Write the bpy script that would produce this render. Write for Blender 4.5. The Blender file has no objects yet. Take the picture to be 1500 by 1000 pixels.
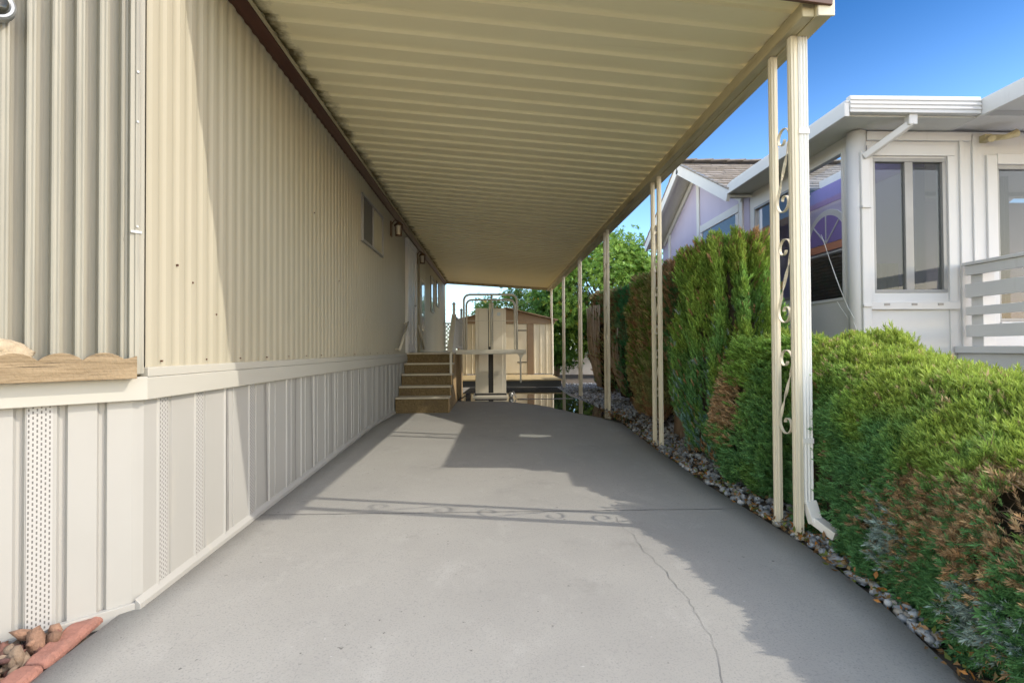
import bpy, math, random
import numpy as np
from math import radians as R, sin, cos, pi
from mathutils import Vector, Matrix

scene = bpy.context.scene
col = scene.collection
random.seed(7)
rng = np.random.default_rng(7)

# ------------------------------------------------------------------ helpers
ORG = {}          # world position of every empty


def tag(o, label=None, cat=None, group=None, kind=None):
    if label: o['label'] = label
    if cat: o['category'] = cat
    if group: o['group'] = group
    if kind: o['kind'] = kind
    return o


def empty(name, loc, label, cat, group=None):
    o = bpy.data.objects.new(name, None)
    o.location = loc
    o.empty_display_size = .2
    col.objects.link(o)
    ORG[o.name] = Vector(loc)
    return tag(o, label, cat, group)


class MB:
    """collects shapes in world coordinates and links them as one mesh object"""
    def __init__(self):
        self.v = []; self.f = []

    def add(self, vs, fs):
        b = len(self.v)
        self.v += [tuple(p) for p in vs]
        self.f += [tuple(i + b for i in f) for f in fs]
        return self

    def box(self, x0, x1, y0, y1, z0, z1, M=None):
        vs = [(x, y, z) for z in (z0, z1) for (x, y) in ((x0, y0), (x1, y0), (x1, y1), (x0, y1))]
        if M is not None: vs = [M @ Vector(p) for p in vs]
        return self.add(vs, [(3, 2, 1, 0), (4, 5, 6, 7), (0, 1, 5, 4), (1, 2, 6, 5), (2, 3, 7, 6), (3, 0, 4, 7)])

    def bar(self, p, q, w, h, up=(0, 0, 1)):
        p = Vector(p); q = Vector(q); d = (q - p).normalized()
        s = d.cross(Vector(up))
        if s.length < 1e-4: s = d.cross(Vector((1, 0, 0)))
        s.normalize(); t = s.cross(d)
        vs = []
        for c in (p, q):
            for a, b in ((-1, -1), (1, -1), (1, 1), (-1, 1)):
                vs.append(c + s * (a * w / 2) + t * (b * h / 2))
        return self.add(vs, [(3, 2, 1, 0), (4, 5, 6, 7), (0, 1, 5, 4), (1, 2, 6, 5), (2, 3, 7, 6), (3, 0, 4, 7)])

    def tube(self, pts, r, n=8, closed=False):
        pts = [Vector(p) for p in pts]
        m = len(pts); rs = r if isinstance(r, (list, tuple)) else [r] * m
        vs = []; prev = None
        for i, p in enumerate(pts):
            d = (pts[min(i + 1, m - 1)] - pts[max(i - 1, 0)]).normalized()
            if prev is None:
                a = d.cross(Vector((0, 0, 1)))
                if a.length < 1e-3: a = d.cross(Vector((1, 0, 0)))
            else:
                a = prev - d * prev.dot(d)
            a.normalize(); prev = a; b = d.cross(a)
            for k in range(n):
                t = 2 * pi * k / n
                vs.append(p + (a * cos(t) + b * sin(t)) * rs[i])
        fs = []
        for i in range(m - 1):
            for k in range(n):
                k2 = (k + 1) % n
                fs.append((i * n + k, i * n + k2, (i + 1) * n + k2, (i + 1) * n + k))
        fs.append(tuple(range(n))[::-1]); fs.append(tuple((m - 1) * n + k for k in range(n)))
        return self.add(vs, fs)

    def prism(self, poly, axis, a0, a1):
        """poly of 2D points extruded along axis ('x': (y,z), 'y': (x,z), 'z': (x,y))"""
        n = len(poly); vs = []
        for a in (a0, a1):
            for (u, v) in poly:
                vs.append({'x': (a, u, v), 'y': (u, a, v), 'z': (u, v, a)}[axis])
        fs = [tuple(range(n))[::-1], tuple(range(n, 2 * n))]
        for i in range(n):
            j = (i + 1) % n
            fs.append((i, j, n + j, n + i))
        return self.add(vs, fs)

    def lathe(self, prof, c, n=20, axis='z'):
        vs = []
        for (r, h) in prof:
            for k in range(n):
                t = 2 * pi * k / n
                vs.append((c[0] + r * cos(t), c[1] + r * sin(t), c[2] + h))
        fs = []
        for i in range(len(prof) - 1):
            for k in range(n):
                k2 = (k + 1) % n
                fs.append((i * n + k, i * n + k2, (i + 1) * n + k2, (i + 1) * n + k))
        fs.append(tuple(range(n))[::-1]); fs.append(tuple((len(prof) - 1) * n + k for k in range(n)))
        return self.add(vs, fs)

    def sheet(self, prof, o, s, nrm, z0, z1, thick=None):
        """profile [(along, out)] standing from z0 to z1"""
        o = Vector(o); s = Vector(s); nrm = Vector(nrm); vs = []
        for (a, d) in prof:
            p = o + s * a + nrm * d
            vs += [(p.x, p.y, z0), (p.x, p.y, z1)]
        return self.add(vs, [(2 * i, 2 * i + 2, 2 * i + 3, 2 * i + 1) for i in range(len(prof) - 1)])

    def build(self, name, mat, parent=None, smooth=False, bevel=0, recalc=True, kind=None):
        me = bpy.data.meshes.new(name)
        off = Vector((0, 0, 0))
        q = parent
        while q is not None:
            off += ORG.get(q.name, Vector((0, 0, 0))); q = q.parent
        base = off
        if parent is None:
            xs = np.array([tuple(p) for p in self.v])
            base = Vector(((xs[:, 0].min() + xs[:, 0].max()) / 2, (xs[:, 1].min() + xs[:, 1].max()) / 2, xs[:, 2].min()))
        me.from_pydata([(p[0] - base.x, p[1] - base.y, p[2] - base.z) for p in self.v], [], self.f)
        me.validate()
        if recalc:
            import bmesh
            bm = bmesh.new(); bm.from_mesh(me)
            bmesh.ops.recalc_face_normals(bm, faces=bm.faces)
            bm.to_mesh(me); bm.free()
        me.materials.append(mat)
        o = bpy.data.objects.new(name, me)
        col.objects.link(o)
        if parent is not None:
            o.parent = parent
            ORG[o.name] = Vector((0, 0, 0))
        else:
            o.location = base; ORG[o.name] = base
        if smooth:
            me.polygons.foreach_set('use_smooth', [True] * len(me.polygons))
        if bevel:
            b = o.modifiers.new('bevel', 'BEVEL'); b.width = bevel; b.segments = 2; b.limit_method = 'ANGLE'; b.angle_limit = R(40)
        if kind: o['kind'] = kind
        return o


def rounded(p, r, n=6):
    """round the inner corners of a polyline"""
    p = [Vector(q) for q in p]; out = [p[0]]
    for i in range(1, len(p) - 1):
        a = p[i] + (p[i - 1] - p[i]).normalized() * r
        b = p[i] + (p[i + 1] - p[i]).normalized() * r
        for k in range(n + 1):
            t = k / n
            out.append(a * (1 - t) ** 2 + p[i] * 2 * t * (1 - t) + b * t * t)
    out.append(p[-1])
    return out


# ------------------------------------------------------------------ materials
def new_mat(name):
    m = bpy.data.materials.new(name); m.use_nodes = True
    nt = m.node_tree
    return m, nt, nt.nodes['Principled BSDF']


def N(nt, t, **k):
    n = nt.nodes.new(t)
    for a, b in k.items(): setattr(n, a, b)
    return n


def paint(name, c, c2=None, rough=.5, scale=(3, 3, 3), detail=6, bump=0., bscale=60, spec=.4, lo=.35, hi=.7, grime=None, gscale=(2, 2, .4), metallic=0., gamt=(.55, .75)):
    """painted or natural surface: two close tones mixed by noise, optional dirt streaks, fine bump"""
    m, nt, p = new_mat(name); L = nt.links.new
    tc = N(nt, 'ShaderNodeTexCoord'); mp = N(nt, 'ShaderNodeMapping'); mp.inputs['Scale'].default_value = scale
    L(tc.outputs['Object'], mp.inputs['Vector'])
    nz = N(nt, 'ShaderNodeTexNoise'); nz.inputs['Scale'].default_value = 1; nz.inputs['Detail'].default_value = detail; nz.inputs['Roughness'].default_value = .6
    L(mp.outputs[0], nz.inputs['Vector'])
    rp = N(nt, 'ShaderNodeValToRGB')
    rp.color_ramp.elements[0].position = lo; rp.color_ramp.elements[1].position = hi
    rp.color_ramp.elements[0].color = (*c, 1); rp.color_ramp.elements[1].color = (*(c2 or tuple(x * .88 for x in c)), 1)
    L(nz.outputs['Fac'], rp.inputs[0]); last = rp.outputs[0]
    if grime:
        m2 = N(nt, 'ShaderNodeMapping'); m2.inputs['Scale'].default_value = gscale; L(tc.outputs['Object'], m2.inputs['Vector'])
        n2 = N(nt, 'ShaderNodeTexNoise'); n2.inputs['Scale'].default_value = 1; n2.inputs['Detail'].default_value = 8; n2.inputs['Roughness'].default_value = .65
        L(m2.outputs[0], n2.inputs['Vector'])
        r2 = N(nt, 'ShaderNodeValToRGB'); r2.color_ramp.elements[0].position = gamt[0]; r2.color_ramp.elements[1].position = gamt[1]
        L(n2.outputs['Fac'], r2.inputs[0])
        mx = N(nt, 'ShaderNodeMix', data_type='RGBA'); mx.inputs[7].default_value = (*grime, 1)
        L(r2.outputs[0], mx.inputs[0]); L(last, mx.inputs[6]); last = mx.outputs[2]
    L(last, p.inputs['Base Color'])
    p.inputs['Roughness'].default_value = rough
    p.inputs['Specular IOR Level'].default_value = spec
    p.inputs['Metallic'].default_value = metallic
    if bump:
        n3 = N(nt, 'ShaderNodeTexNoise'); n3.inputs['Scale'].default_value = bscale; n3.inputs['Detail'].default_value = 5
        L(tc.outputs['Object'], n3.inputs['Vector'])
        b = N(nt, 'ShaderNodeBump'); b.inputs['Strength'].default_value = bump; b.inputs['Distance'].default_value = .01
        L(n3.outputs['Fac'], b.inputs['Height']); L(b.outputs[0], p.inputs['Normal'])
    return m


def leafmat(name, rough=.55, trans=.3, tint=1.0):
    m, nt, p = new_mat(name); L = nt.links.new
    at = N(nt, 'ShaderNodeAttribute'); at.attribute_name = 'tint'
    L(at.outputs['Color'], p.inputs['Base Color']); p.inputs['Roughness'].default_value = rough
    p.inputs['Specular IOR Level'].default_value = .25
    tr = N(nt, 'ShaderNodeBsdfTranslucent'); L(at.outputs['Color'], tr.inputs['Color'])
    mx = N(nt, 'ShaderNodeMixShader'); mx.inputs[0].default_value = trans
    L(p.outputs[0], mx.inputs[1]); L(tr.outputs[0], mx.inputs[2])
    L(mx.outputs[0], nt.nodes['Material Output'].inputs['Surface'])
    return m


def glassmat(name, tint=(.8, .84, .83), op=.0, base=(.02, .025, .025)):
    """window pane: mirror by fresnel over a tinted see-through body"""
    m, nt, p = new_mat(name); L = nt.links.new
    p.inputs['Base Color'].default_value = (*base, 1); p.inputs['Roughness'].default_value = .03
    tr = N(nt, 'ShaderNodeBsdfTransparent'); tr.inputs[0].default_value = (*tint, 1)
    m1 = N(nt, 'ShaderNodeMixShader'); m1.inputs[0].default_value = op
    df = N(nt, 'ShaderNodeBsdfDiffuse'); df.inputs[0].default_value = (*base, 1)
    L(tr.outputs[0], m1.inputs[1]); L(df.outputs[0], m1.inputs[2])
    gl = N(nt, 'ShaderNodeBsdfGlossy'); gl.inputs['Roughness'].default_value = .02
    fr = N(nt, 'ShaderNodeFresnel'); fr.inputs[0].default_value = 1.5
    mx = N(nt, 'ShaderNodeMixShader')
    ge = N(nt, 'ShaderNodeNewGeometry'); mu = N(nt, 'ShaderNodeMath', operation='MULTIPLY_ADD'); mu.inputs[1].default_value = -1; mu.inputs[2].default_value = 1; L(ge.outputs['Backfacing'], mu.inputs[0])
    m3 = N(nt, 'ShaderNodeMath', operation='MULTIPLY'); L(fr.outputs[0], m3.inputs[0]); L(mu.outputs[0], m3.inputs[1])
    L(m3.outputs[0], mx.inputs[0]); L(m1.outputs[0], mx.inputs[1]); L(gl.outputs[0], mx.inputs[2])
    L(mx.outputs[0], nt.nodes['Material Output'].inputs['Surface'])
    return m


M = {}
M['siding'] = paint('siding_paint', (.405, .375, .285), (.365, .338, .25), .5, (4, 1.2, .5), grime=(.35, .315, .235), gscale=(11, 7, .45), bump=.22, bscale=2.2, gamt=(.56, .8))
M['bay'] = paint('bay_paint', (.36, .345, .28), (.29, .28, .225), .5, (6, 6, .6), grime=(.21, .20, .165), gscale=(26, 26, .5), bump=.15, bscale=14, gamt=(.5, .72))
M['belt'] = paint('belt_paint', (.45, .44, .385), (.42, .41, .355), .45, (2, 1, 4), grime=(.49, .46, .38), gscale=(3, .8, 6), gamt=(.6, .85))
M['skirt'] = paint('skirt_vinyl', (.385, .38, .35), (.355, .35, .32), .42, (2, 1, 1), grime=(.43, .41, .35), gscale=(6, 6, 1.2), gamt=(.62, .85))
M['ceil'] = paint('roof_pan_paint', (.93, .85, .55), (.90, .81, .51), .45, (.8, 3, 1), grime=(.76, .65, .38), gscale=(.7, 5, 1), gamt=(.62, .9))
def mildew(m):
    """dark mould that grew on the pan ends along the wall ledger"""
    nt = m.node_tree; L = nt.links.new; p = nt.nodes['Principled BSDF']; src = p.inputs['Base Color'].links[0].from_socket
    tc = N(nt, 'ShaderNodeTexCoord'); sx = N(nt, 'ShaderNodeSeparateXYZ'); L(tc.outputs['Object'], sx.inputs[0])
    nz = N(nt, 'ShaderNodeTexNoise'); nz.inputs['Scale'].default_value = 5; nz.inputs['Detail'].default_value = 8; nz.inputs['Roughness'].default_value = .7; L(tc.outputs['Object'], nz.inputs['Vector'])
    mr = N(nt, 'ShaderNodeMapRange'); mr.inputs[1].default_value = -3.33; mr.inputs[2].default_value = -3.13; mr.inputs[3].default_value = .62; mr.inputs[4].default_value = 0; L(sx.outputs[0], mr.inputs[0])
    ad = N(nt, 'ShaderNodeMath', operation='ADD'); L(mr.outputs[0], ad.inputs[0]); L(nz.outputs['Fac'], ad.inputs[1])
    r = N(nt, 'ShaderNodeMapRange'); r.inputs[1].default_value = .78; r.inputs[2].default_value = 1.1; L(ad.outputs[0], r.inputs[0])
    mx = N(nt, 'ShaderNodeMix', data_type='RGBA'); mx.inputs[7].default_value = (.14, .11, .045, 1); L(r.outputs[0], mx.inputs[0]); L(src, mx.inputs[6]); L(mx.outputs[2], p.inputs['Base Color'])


mildew(M['ceil'])
M['rooftop'] = paint('roof_top_paint', (.72, .7, .62), None, .5)
M['brown'] = paint('brown_trim_paint', (.10, .04, .022), (.07, .028, .016), .45, (4, 1.5, 4), grime=(.03, .02, .015), gscale=(8, 1.2, 8))
M['post'] = paint('post_paint', (.73, .68, .53), (.68, .62, .47), .4, (6, 6, 1), grime=(.45, .38, .26), gscale=(20, 20, 2), gamt=(.66, .78))
M['beam'] = paint('beam_paint', (.55, .49, .31), (.47, .41, .25), .5, (6, 2, 6), grime=(.26, .2, .11), gscale=(12, 1.6, 12), gamt=(.5, .75))
M['white'] = paint('white_paint', (.62, .62, .62), (.58, .58, .585), .45, (2, 2, 1), grime=(.47, .46, .44), gscale=(5, 5, .8), gamt=(.62, .85))
M['downpipe'] = paint('downpipe_paint', (.8, .8, .77), (.74, .74, .70), .35, (5, 5, 1))
M['lavender'] = paint('lavender_paint', (.47, .44, .60), (.43, .40, .56), .6, (3, 3, .8))
M['lavdark'] = paint('violet_reflection', (.26, .19, .50), None, .5)
M['soffit'] = paint('soffit_paint', (.62, .62, .60), None, .6, (2, 2, 2))
M['wood'] = paint('weathered_wood', (.33, .25, .15), (.20, .145, .08), .8, (5, 5, 110), lo=.3, hi=.65, grime=(.07, .05, .03), gscale=(4, 4, 150), bump=.5, bscale=70, gamt=(.56, .66))
M['carpet'] = paint('step_carpet', (.21, .15, .07), (.10, .07, .032), .95, (40, 40, 40), bump=.6, bscale=180, grime=(.12, .085, .05), gscale=(4, 4, 4))
M['tread'] = paint('tread_board', (.60, .54, .42), (.48, .42, .31), .6, (3, 18, 10), grime=(.3, .24, .16), gscale=(5, 20, 5))
M['stairside'] = paint('stair_side', (.46, .32, .16), (.34, .23, .11), .8, (3, 3, 3))
M['lift'] = paint('lift_paint', (.78, .73, .60), (.74, .69, .56), .35, (2, 2, 1))
M['liftrail'] = paint('lift_rail_paint', (.66, .63, .53), None, .35)
M['black'] = paint('black_rubber', (.02, .02, .022), None, .45)
M['shedwall'] = paint('shed_paint', (.80, .73, .54), (.76, .69, .50), .5, (3, 3, .6))
M['shedtrim'] = paint('shed_brown', (.36, .26, .16), (.31, .22, .135), .55, (3, 3, 3))
M['deckwood'] = paint('deck_board', (.55, .44, .24), (.42, .33, .17), .75, (2, 18, 5), bump=.1)
M['darkwood'] = paint('deck_skirt', (.085, .09, .09), None, .8)
M['bronze'] = paint('lantern_metal', (.16, .09, .045), (.10, .05, .025), .4, (20, 20, 20), metallic=.6)
M['frost'] = paint('lantern_glass', (.66, .62, .50), None, .15)
M['alu'] = paint('window_aluminium', (.30, .30, .30), (.26, .26, .26), .4, (5, 5, 5), metallic=.2)
M['screen'] = paint('insect_screen', (.10, .10, .095), (.12, .12, .11), .7, (60, 60, 60))
M['blind'] = paint('roller_blind', (.42, .41, .38), (.36, .35, .32), .7, (3, 3, 1))
M['bark'] = paint('bark', (.26, .19, .13), (.15, .105, .07), .9, (18, 18, 3), bump=.8, bscale=30, grime=(.4, .34, .27), gscale=(22, 22, 2.5))
M['barepale'] = paint('dead_branch', (.50, .40, .29), (.34, .26, .18), .9, (20, 20, 5), bump=.4)
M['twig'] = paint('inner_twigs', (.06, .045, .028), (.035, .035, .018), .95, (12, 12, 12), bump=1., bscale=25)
M['shingle'] = paint('roof_shingle', (.30, .27, .24), (.20, .18, .165), .9, (9, 5, 9), bump=.3)
M['soil'] = paint('soil', (.13, .105, .08), (.085, .07, .055), .95, (6, 6, 6), bump=1., bscale=30)
M['yard'] = paint('yard_ground', (.26, .23, .19), (.19, .17, .14), .95, (1, 1, 1), bump=.5)
M['blockwall'] = paint('block_wall_paint', (.74, .74, .76), (.66, .66, .68), .7, (3, 3, 3))
M['brick'] = paint('red_concrete', (.32, .155, .115), (.26, .125, .095), .9, (25, 25, 25), bump=.5, bscale=120, grime=(.20, .115, .09), gscale=(9, 9, 9))
M['strawrock'] = paint('tan_rock', (.46, .38, .26), (.33, .265, .175), .95, (30, 30, 30), bump=1., bscale=60)
M['pebble'] = paint('white_pebble', (.78, .78, .76), (.66, .66, .64), .7, (20, 20, 20))
M['galv'] = paint('galvanised_metal', (.40, .41, .41), (.30, .32, .32), .35, (15, 15, 15), metallic=.6)
M['wire'] = paint('wire', (.05, .05, .05), None, .6)
M['sheen'] = paint('sticker', (.60, .70, .75), None, .3)
M['rail'] = paint('grab_rail', (.60, .56, .46), None, .4)
M['orange'] = paint('orange_strip', (.62, .26, .16), None, .5)
M['leaf'] = leafmat('leaf', .4, .35)
M['juniper'] = leafmat('juniper_leaf', .6, .22)
M['glass'] = glassmat('window_glass', (.93, .95, .95), .0)
M['screenglass'] = glassmat('screened_glass', (.80, .83, .82), .38, (.10, .105, .105))


def rockmat(name, cols, rough=.85):
    m, nt, p = new_mat(name); L = nt.links.new
    at = N(nt, 'ShaderNodeAttribute'); at.attribute_name = 'tint'
    tc = N(nt, 'ShaderNodeTexCoord')
    nz = N(nt, 'ShaderNodeTexNoise'); nz.inputs['Scale'].default_value = 90; nz.inputs['Detail'].default_value = 4
    L(tc.outputs['Object'], nz.inputs['Vector'])
    mr = N(nt, 'ShaderNodeMapRange'); mr.inputs[3].default_value = .6; mr.inputs[4].default_value = 1.35
    L(nz.outputs['Fac'], mr.inputs[0])
    mx = N(nt, 'ShaderNodeVectorMath', operation='SCALE'); L(at.outputs['Color'], mx.inputs[0]); L(mr.outputs[0], mx.inputs['Scale'])
    L(mx.outputs[0], p.inputs['Base Color']); p.inputs['Roughness'].default_value = rough
    b = N(nt, 'ShaderNodeBump'); b.inputs['Strength'].default_value = .5; b.inputs['Distance'].default_value = .01
    L(nz.outputs['Fac'], b.inputs['Height']); L(b.outputs[0], p.inputs['Normal'])
    return m


M['slate'] = rockmat('slate_chip', None)
M['lava'] = rockmat('lava_rock_surface', None, .95)


def concrete():
    m, nt, p = new_mat('concrete'); L = nt.links.new
    tc = N(nt, 'ShaderNodeTexCoord')

    def noise(s, d, r=.6, sc=None):
        n = N(nt, 'ShaderNodeTexNoise'); n.inputs['Scale'].default_value = s; n.inputs['Detail'].default_value = d; n.inputs['Roughness'].default_value = r
        if sc:
            mp = N(nt, 'ShaderNodeMapping'); mp.inputs['Scale'].default_value = sc; L(tc.outputs['Object'], mp.inputs[0]); L(mp.outputs[0], n.inputs['Vector'])
        else:
            L(tc.outputs['Object'], n.inputs['Vector'])
        return n.outputs['Fac']

    def mix(fac, a, c, lo, hi):
        r = N(nt, 'ShaderNodeMapRange'); r.inputs[1].default_value = lo; r.inputs[2].default_value = hi; L(fac, r.inputs[0])
        x = N(nt, 'ShaderNodeMix', data_type='RGBA'); L(r.outputs[0], x.inputs[0]); x.inputs[7].default_value = (*c, 1)
        if isinstance(a, tuple): x.inputs[6].default_value = (*a, 1)
        else: L(a, x.inputs[6])
        return x.outputs[2]
    c = mix(noise(1.1, 7), (.33, .322, .29), (.285, .278, .252), .35, .7)
    c = mix(noise(5, 8, .7, (1, .6, 1)), c, (.37, .362, .33), .55, .85)
    c = mix(noise(2.3, 9, .75), c, (.20, .194, .175), .59, .86)
    c = mix(noise(130, 3), c, (.20, .195, .19), .52, .8)
    c = mix(noise(38, 2, .5), c, (.14, .135, .125), .73, .77)
    c = mix(noise(24, 3, .5, (1, 1.8, 1)), c, (.46, .45, .43), .74, .82)
    L(c, p.inputs['Base Color']); p.inputs['Roughness'].default_value = .8; p.inputs['Specular IOR Level'].default_value = .3
    b = N(nt, 'ShaderNodeBump'); b.inputs['Strength'].default_value = .35; b.inputs['Distance'].default_value = .004
    L(noise(170, 4), b.inputs['Height']); L(b.outputs[0], p.inputs['Normal'])
    return m


M['concrete'] = concrete()
M['crack'] = paint('crack_dirt', (.15, .145, .14), (.25, .24, .23), .95, (15, 15, 15))


def water():
    m, nt, p = new_mat('puddle_water')
    p.inputs['Base Color'].default_value = (.05, .048, .042, 1); p.inputs['Roughness'].default_value = .015
    p.inputs['IOR'].default_value = 1.45; p.inputs['Specular IOR Level'].default_value = .7
    return m


M['water'] = water()


def vent():
    """perforated vinyl: rows of short slots"""
    m, nt, p = new_mat('vent_vinyl'); L = nt.links.new
    uv = N(nt, 'ShaderNodeUVMap')
    sx = N(nt, 'ShaderNodeSeparateXYZ'); L(uv.outputs[0], sx.inputs[0])

    def math_(op, a, b=None):
        n = N(nt, 'ShaderNodeMath', operation=op)
        for i, q in enumerate((a, b)):
            if q is None: continue
            if isinstance(q, (int, float)): n.inputs[i].default_value = q
            else: L(q, n.inputs[i])
        return n.outputs[0]
    u = math_('MULTIPLY', sx.outputs[0], 1 / .0125); v = math_('MULTIPLY', sx.outputs[1], 1 / .021)
    par = math_('MULTIPLY', math_('MODULO', math_('FLOOR', u), 2), .5)
    fu = math_('ABSOLUTE', math_('SUBTRACT', math_('FRACT', u), .5)); fv = math_('ABSOLUTE', math_('SUBTRACT', math_('FRACT', math_('ADD', v, par)), .5))
    hole = math_('MULTIPLY', math_('LESS_THAN', fu, .2), math_('LESS_THAN', fv, .27))
    mx = N(nt, 'ShaderNodeMix', data_type='RGBA'); mx.inputs[6].default_value = (.42, .415, .39, 1); mx.inputs[7].default_value = (.13, .125, .115, 1)
    L(hole, mx.inputs[0]); L(mx.outputs[2], p.inputs['Base Color']); p.inputs['Roughness'].default_value = .5
    return m


M['vent'] = vent()


# ------------------------------------------------------------------ camera, sky, sun
psi = math.atan(28 / 760); th = math.atan(11 / 760); roll = R(.35)
fw = Vector((sin(psi) * cos(th), cos(psi) * cos(th), sin(th)))
rt = Vector((cos(psi), -sin(psi), 0)); up = rt.cross(fw)
r2 = rt * cos(roll) - up * sin(roll); u2 = up * cos(roll) + rt * sin(roll)
cam = bpy.data.cameras.new('camera'); co = bpy.data.objects.new('camera', cam); col.objects.link(co)
mt = Matrix((r2, u2, -fw)).transposed().to_4x4(); mt.translation = (0, 0, 1.2)
co.matrix_world = mt
cam.sensor_width = 36; cam.lens = 36 * 760 / 1500; cam.clip_end = 3000; cam.clip_start = .05
scene.camera = co

AZ = R(9.5); EL = R(42)
sun_dir = Vector((cos(AZ) * cos(EL), -sin(AZ) * cos(EL), sin(EL)))
sl = bpy.data.lights.new('sun', 'SUN'); so = bpy.data.objects.new('sun', sl); col.objects.link(so)
sl.energy = 2.0; sl.angle = R(.5); sl.color = (.93, .86, .76)
so.rotation_euler = sun_dir.to_track_quat('Z', 'Y').to_euler(); so.location = (8, -3, 9)
w = bpy.data.worlds.new('World'); scene.world = w; w.use_nodes = True
sk = w.node_tree.nodes.new('ShaderNodeTexSky'); sk.sky_type = 'NISHITA'; sk.sun_disc = False
sk.sun_elevation = EL; sk.sun_rotation = R(90) + AZ; sk.altitude = 100; sk.air_density = 1.2; sk.dust_density = .5; sk.ozone_density = 2.0
bg = w.node_tree.nodes['Background']; bg.inputs[1].default_value = .15
wn = w.node_tree
# sky colour boosted out of view as added fill light, tinted blue ahead
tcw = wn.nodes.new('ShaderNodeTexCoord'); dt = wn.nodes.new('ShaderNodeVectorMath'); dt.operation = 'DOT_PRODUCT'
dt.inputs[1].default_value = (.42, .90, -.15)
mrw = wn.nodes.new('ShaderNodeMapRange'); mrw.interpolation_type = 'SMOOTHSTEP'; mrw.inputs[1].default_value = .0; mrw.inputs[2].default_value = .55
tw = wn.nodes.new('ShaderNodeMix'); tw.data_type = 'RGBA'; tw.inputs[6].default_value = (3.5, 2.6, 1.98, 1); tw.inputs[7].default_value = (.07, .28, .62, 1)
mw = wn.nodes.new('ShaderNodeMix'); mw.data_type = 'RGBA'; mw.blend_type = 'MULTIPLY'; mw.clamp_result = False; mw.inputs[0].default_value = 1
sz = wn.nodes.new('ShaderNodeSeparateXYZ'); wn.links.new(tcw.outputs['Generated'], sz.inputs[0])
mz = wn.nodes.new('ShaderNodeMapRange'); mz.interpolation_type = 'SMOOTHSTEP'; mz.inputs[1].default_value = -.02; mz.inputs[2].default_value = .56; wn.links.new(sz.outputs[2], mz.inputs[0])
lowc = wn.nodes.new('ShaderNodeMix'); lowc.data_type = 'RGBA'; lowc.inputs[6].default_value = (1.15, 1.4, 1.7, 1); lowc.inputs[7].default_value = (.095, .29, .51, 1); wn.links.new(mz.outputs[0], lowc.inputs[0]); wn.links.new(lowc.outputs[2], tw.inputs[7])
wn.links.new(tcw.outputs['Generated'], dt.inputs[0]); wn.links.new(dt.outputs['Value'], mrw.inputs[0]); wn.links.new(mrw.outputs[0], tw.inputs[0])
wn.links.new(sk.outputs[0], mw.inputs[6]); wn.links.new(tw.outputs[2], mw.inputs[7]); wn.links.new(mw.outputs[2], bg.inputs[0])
scene.view_settings.view_transform = 'Standard'; scene.view_settings.look = 'None'; scene.view_settings.gamma = 1
scene.view_settings.exposure = .8
scene.cycles.max_bounces = 10; scene.cycles.diffuse_bounces = 6; scene.cycles.transparent_max_bounces = 12

# ------------------------------------------------------------------ ground
W = .2          # puddle level


def sstep(t): t = min(1, max(0, t)); return t * t * (3 - 2 * t)


def G(x, y):
    u = min(1.3, max(-.2, (x + 1.56) / 3.41)); y = max(-6, y)
    z = (1 - u) * (.01 + .03 * y) + u * (.01 + .0185 * y)
    t = sstep((y - 6.0) / 2.0)
    return z * (1 - t) + (W - .005) * t


def grid(name, mat, xs, ys, inside, dz, kind='structure'):
    b = MB(); idx = {}
    for j, y in enumerate(ys):
        for i, x in enumerate(xs):
            idx[i, j] = len(b.v); b.v.append((x, y, G(x, y) + dz(x, y)))
    for j in range(len(ys) - 1):
        for i in range(len(xs) - 1):
            b.f.append((idx[i, j], idx[i + 1, j], idx[i + 1, j + 1], idx[i, j + 1]))
    o = b.build(name, mat, smooth=True, recalc=False); tag(o, kind=kind); return o


EDGE = [(-3, 1.0), (-.5, 1.3), (1.0, 1.5), (1.75, 1.62), (2.05, 1.69), (2.3, 1.735), (2.9, 1.785), (3.6, 1.76), (4.1, 1.735), (5.35, 1.745), (6.5, 1.775), (7.3, 1.76), (9, 1.78), (12, 1.72), (13.6, 1.72), (20, 1.72)]


def ex(y):
    for (a, xa), (b, xb) in zip(EDGE, EDGE[1:]):
        if a <= y <= b: return xa + (xb - xa) * (y - a) / (b - a)
    return 1.72


# ground sheet to the horizon
b = MB()
b.add([(-900, -900, -.4), (900, -900, -.4), (900, 1800, -.4), (-900, 1800, -.4)], [(0, 1, 2, 3)])
o = b.build('ground', M['yard'], recalc=False); tag(o, kind='structure')
ys = list(np.arange(-6, 30.1, .4)); xs = [-9, -7, -5, -3.5, -2.6, -2, -1.6, -1, 0, 1, 1.7] + list(np.arange(2, 9, .5))
o = grid('planting_soil', M['soil'], xs, ys, None, lambda x, y: -.06 + (.035 if x > 1.9 else 0))

# driveway slab with thickness: strips follow the curved edge
b = MB(); rows = []
ys = list(np.arange(-4, 15.01, .15))
for y in ys:
    e = ex(y); l = -1.60 if y > 2.35 else -1.60 - .0
    xr = [l + (e - l) * k / 16 for k in range(17)]
    rows.append([(x, y, G(x, y)) for x in xr])
for r_ in rows:
    b.v += r_; b.v.append((r_[-1][0] + .004, r_[-1][1], r_[-1][2] - .1)); b.v.insert(len(b.v) - 18, (r_[0][0] - .004, r_[0][1], r_[0][2] - .1))
n = 19
for j in range(len(rows) - 1):
    for i in range(n - 1):
        b.f.append((j * n + i, j * n + i + 1, (j + 1) * n + i + 1, (j + 1) * n + i))
tag(b.build('driveway', M['concrete'], smooth=True, recalc=False), kind='structure')
# bay side: the slab also runs in front of the bay
b = MB(); pl = [(-1.60, -4), (-1.60, 2.38), (-2.6, 1.42), (-2.6, -4)]
b.add([(x, y, G(x, y) - .003) for x, y in pl], [(3, 2, 1, 0)])
# (covered by soil and lava rock behind the red edging)

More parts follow.
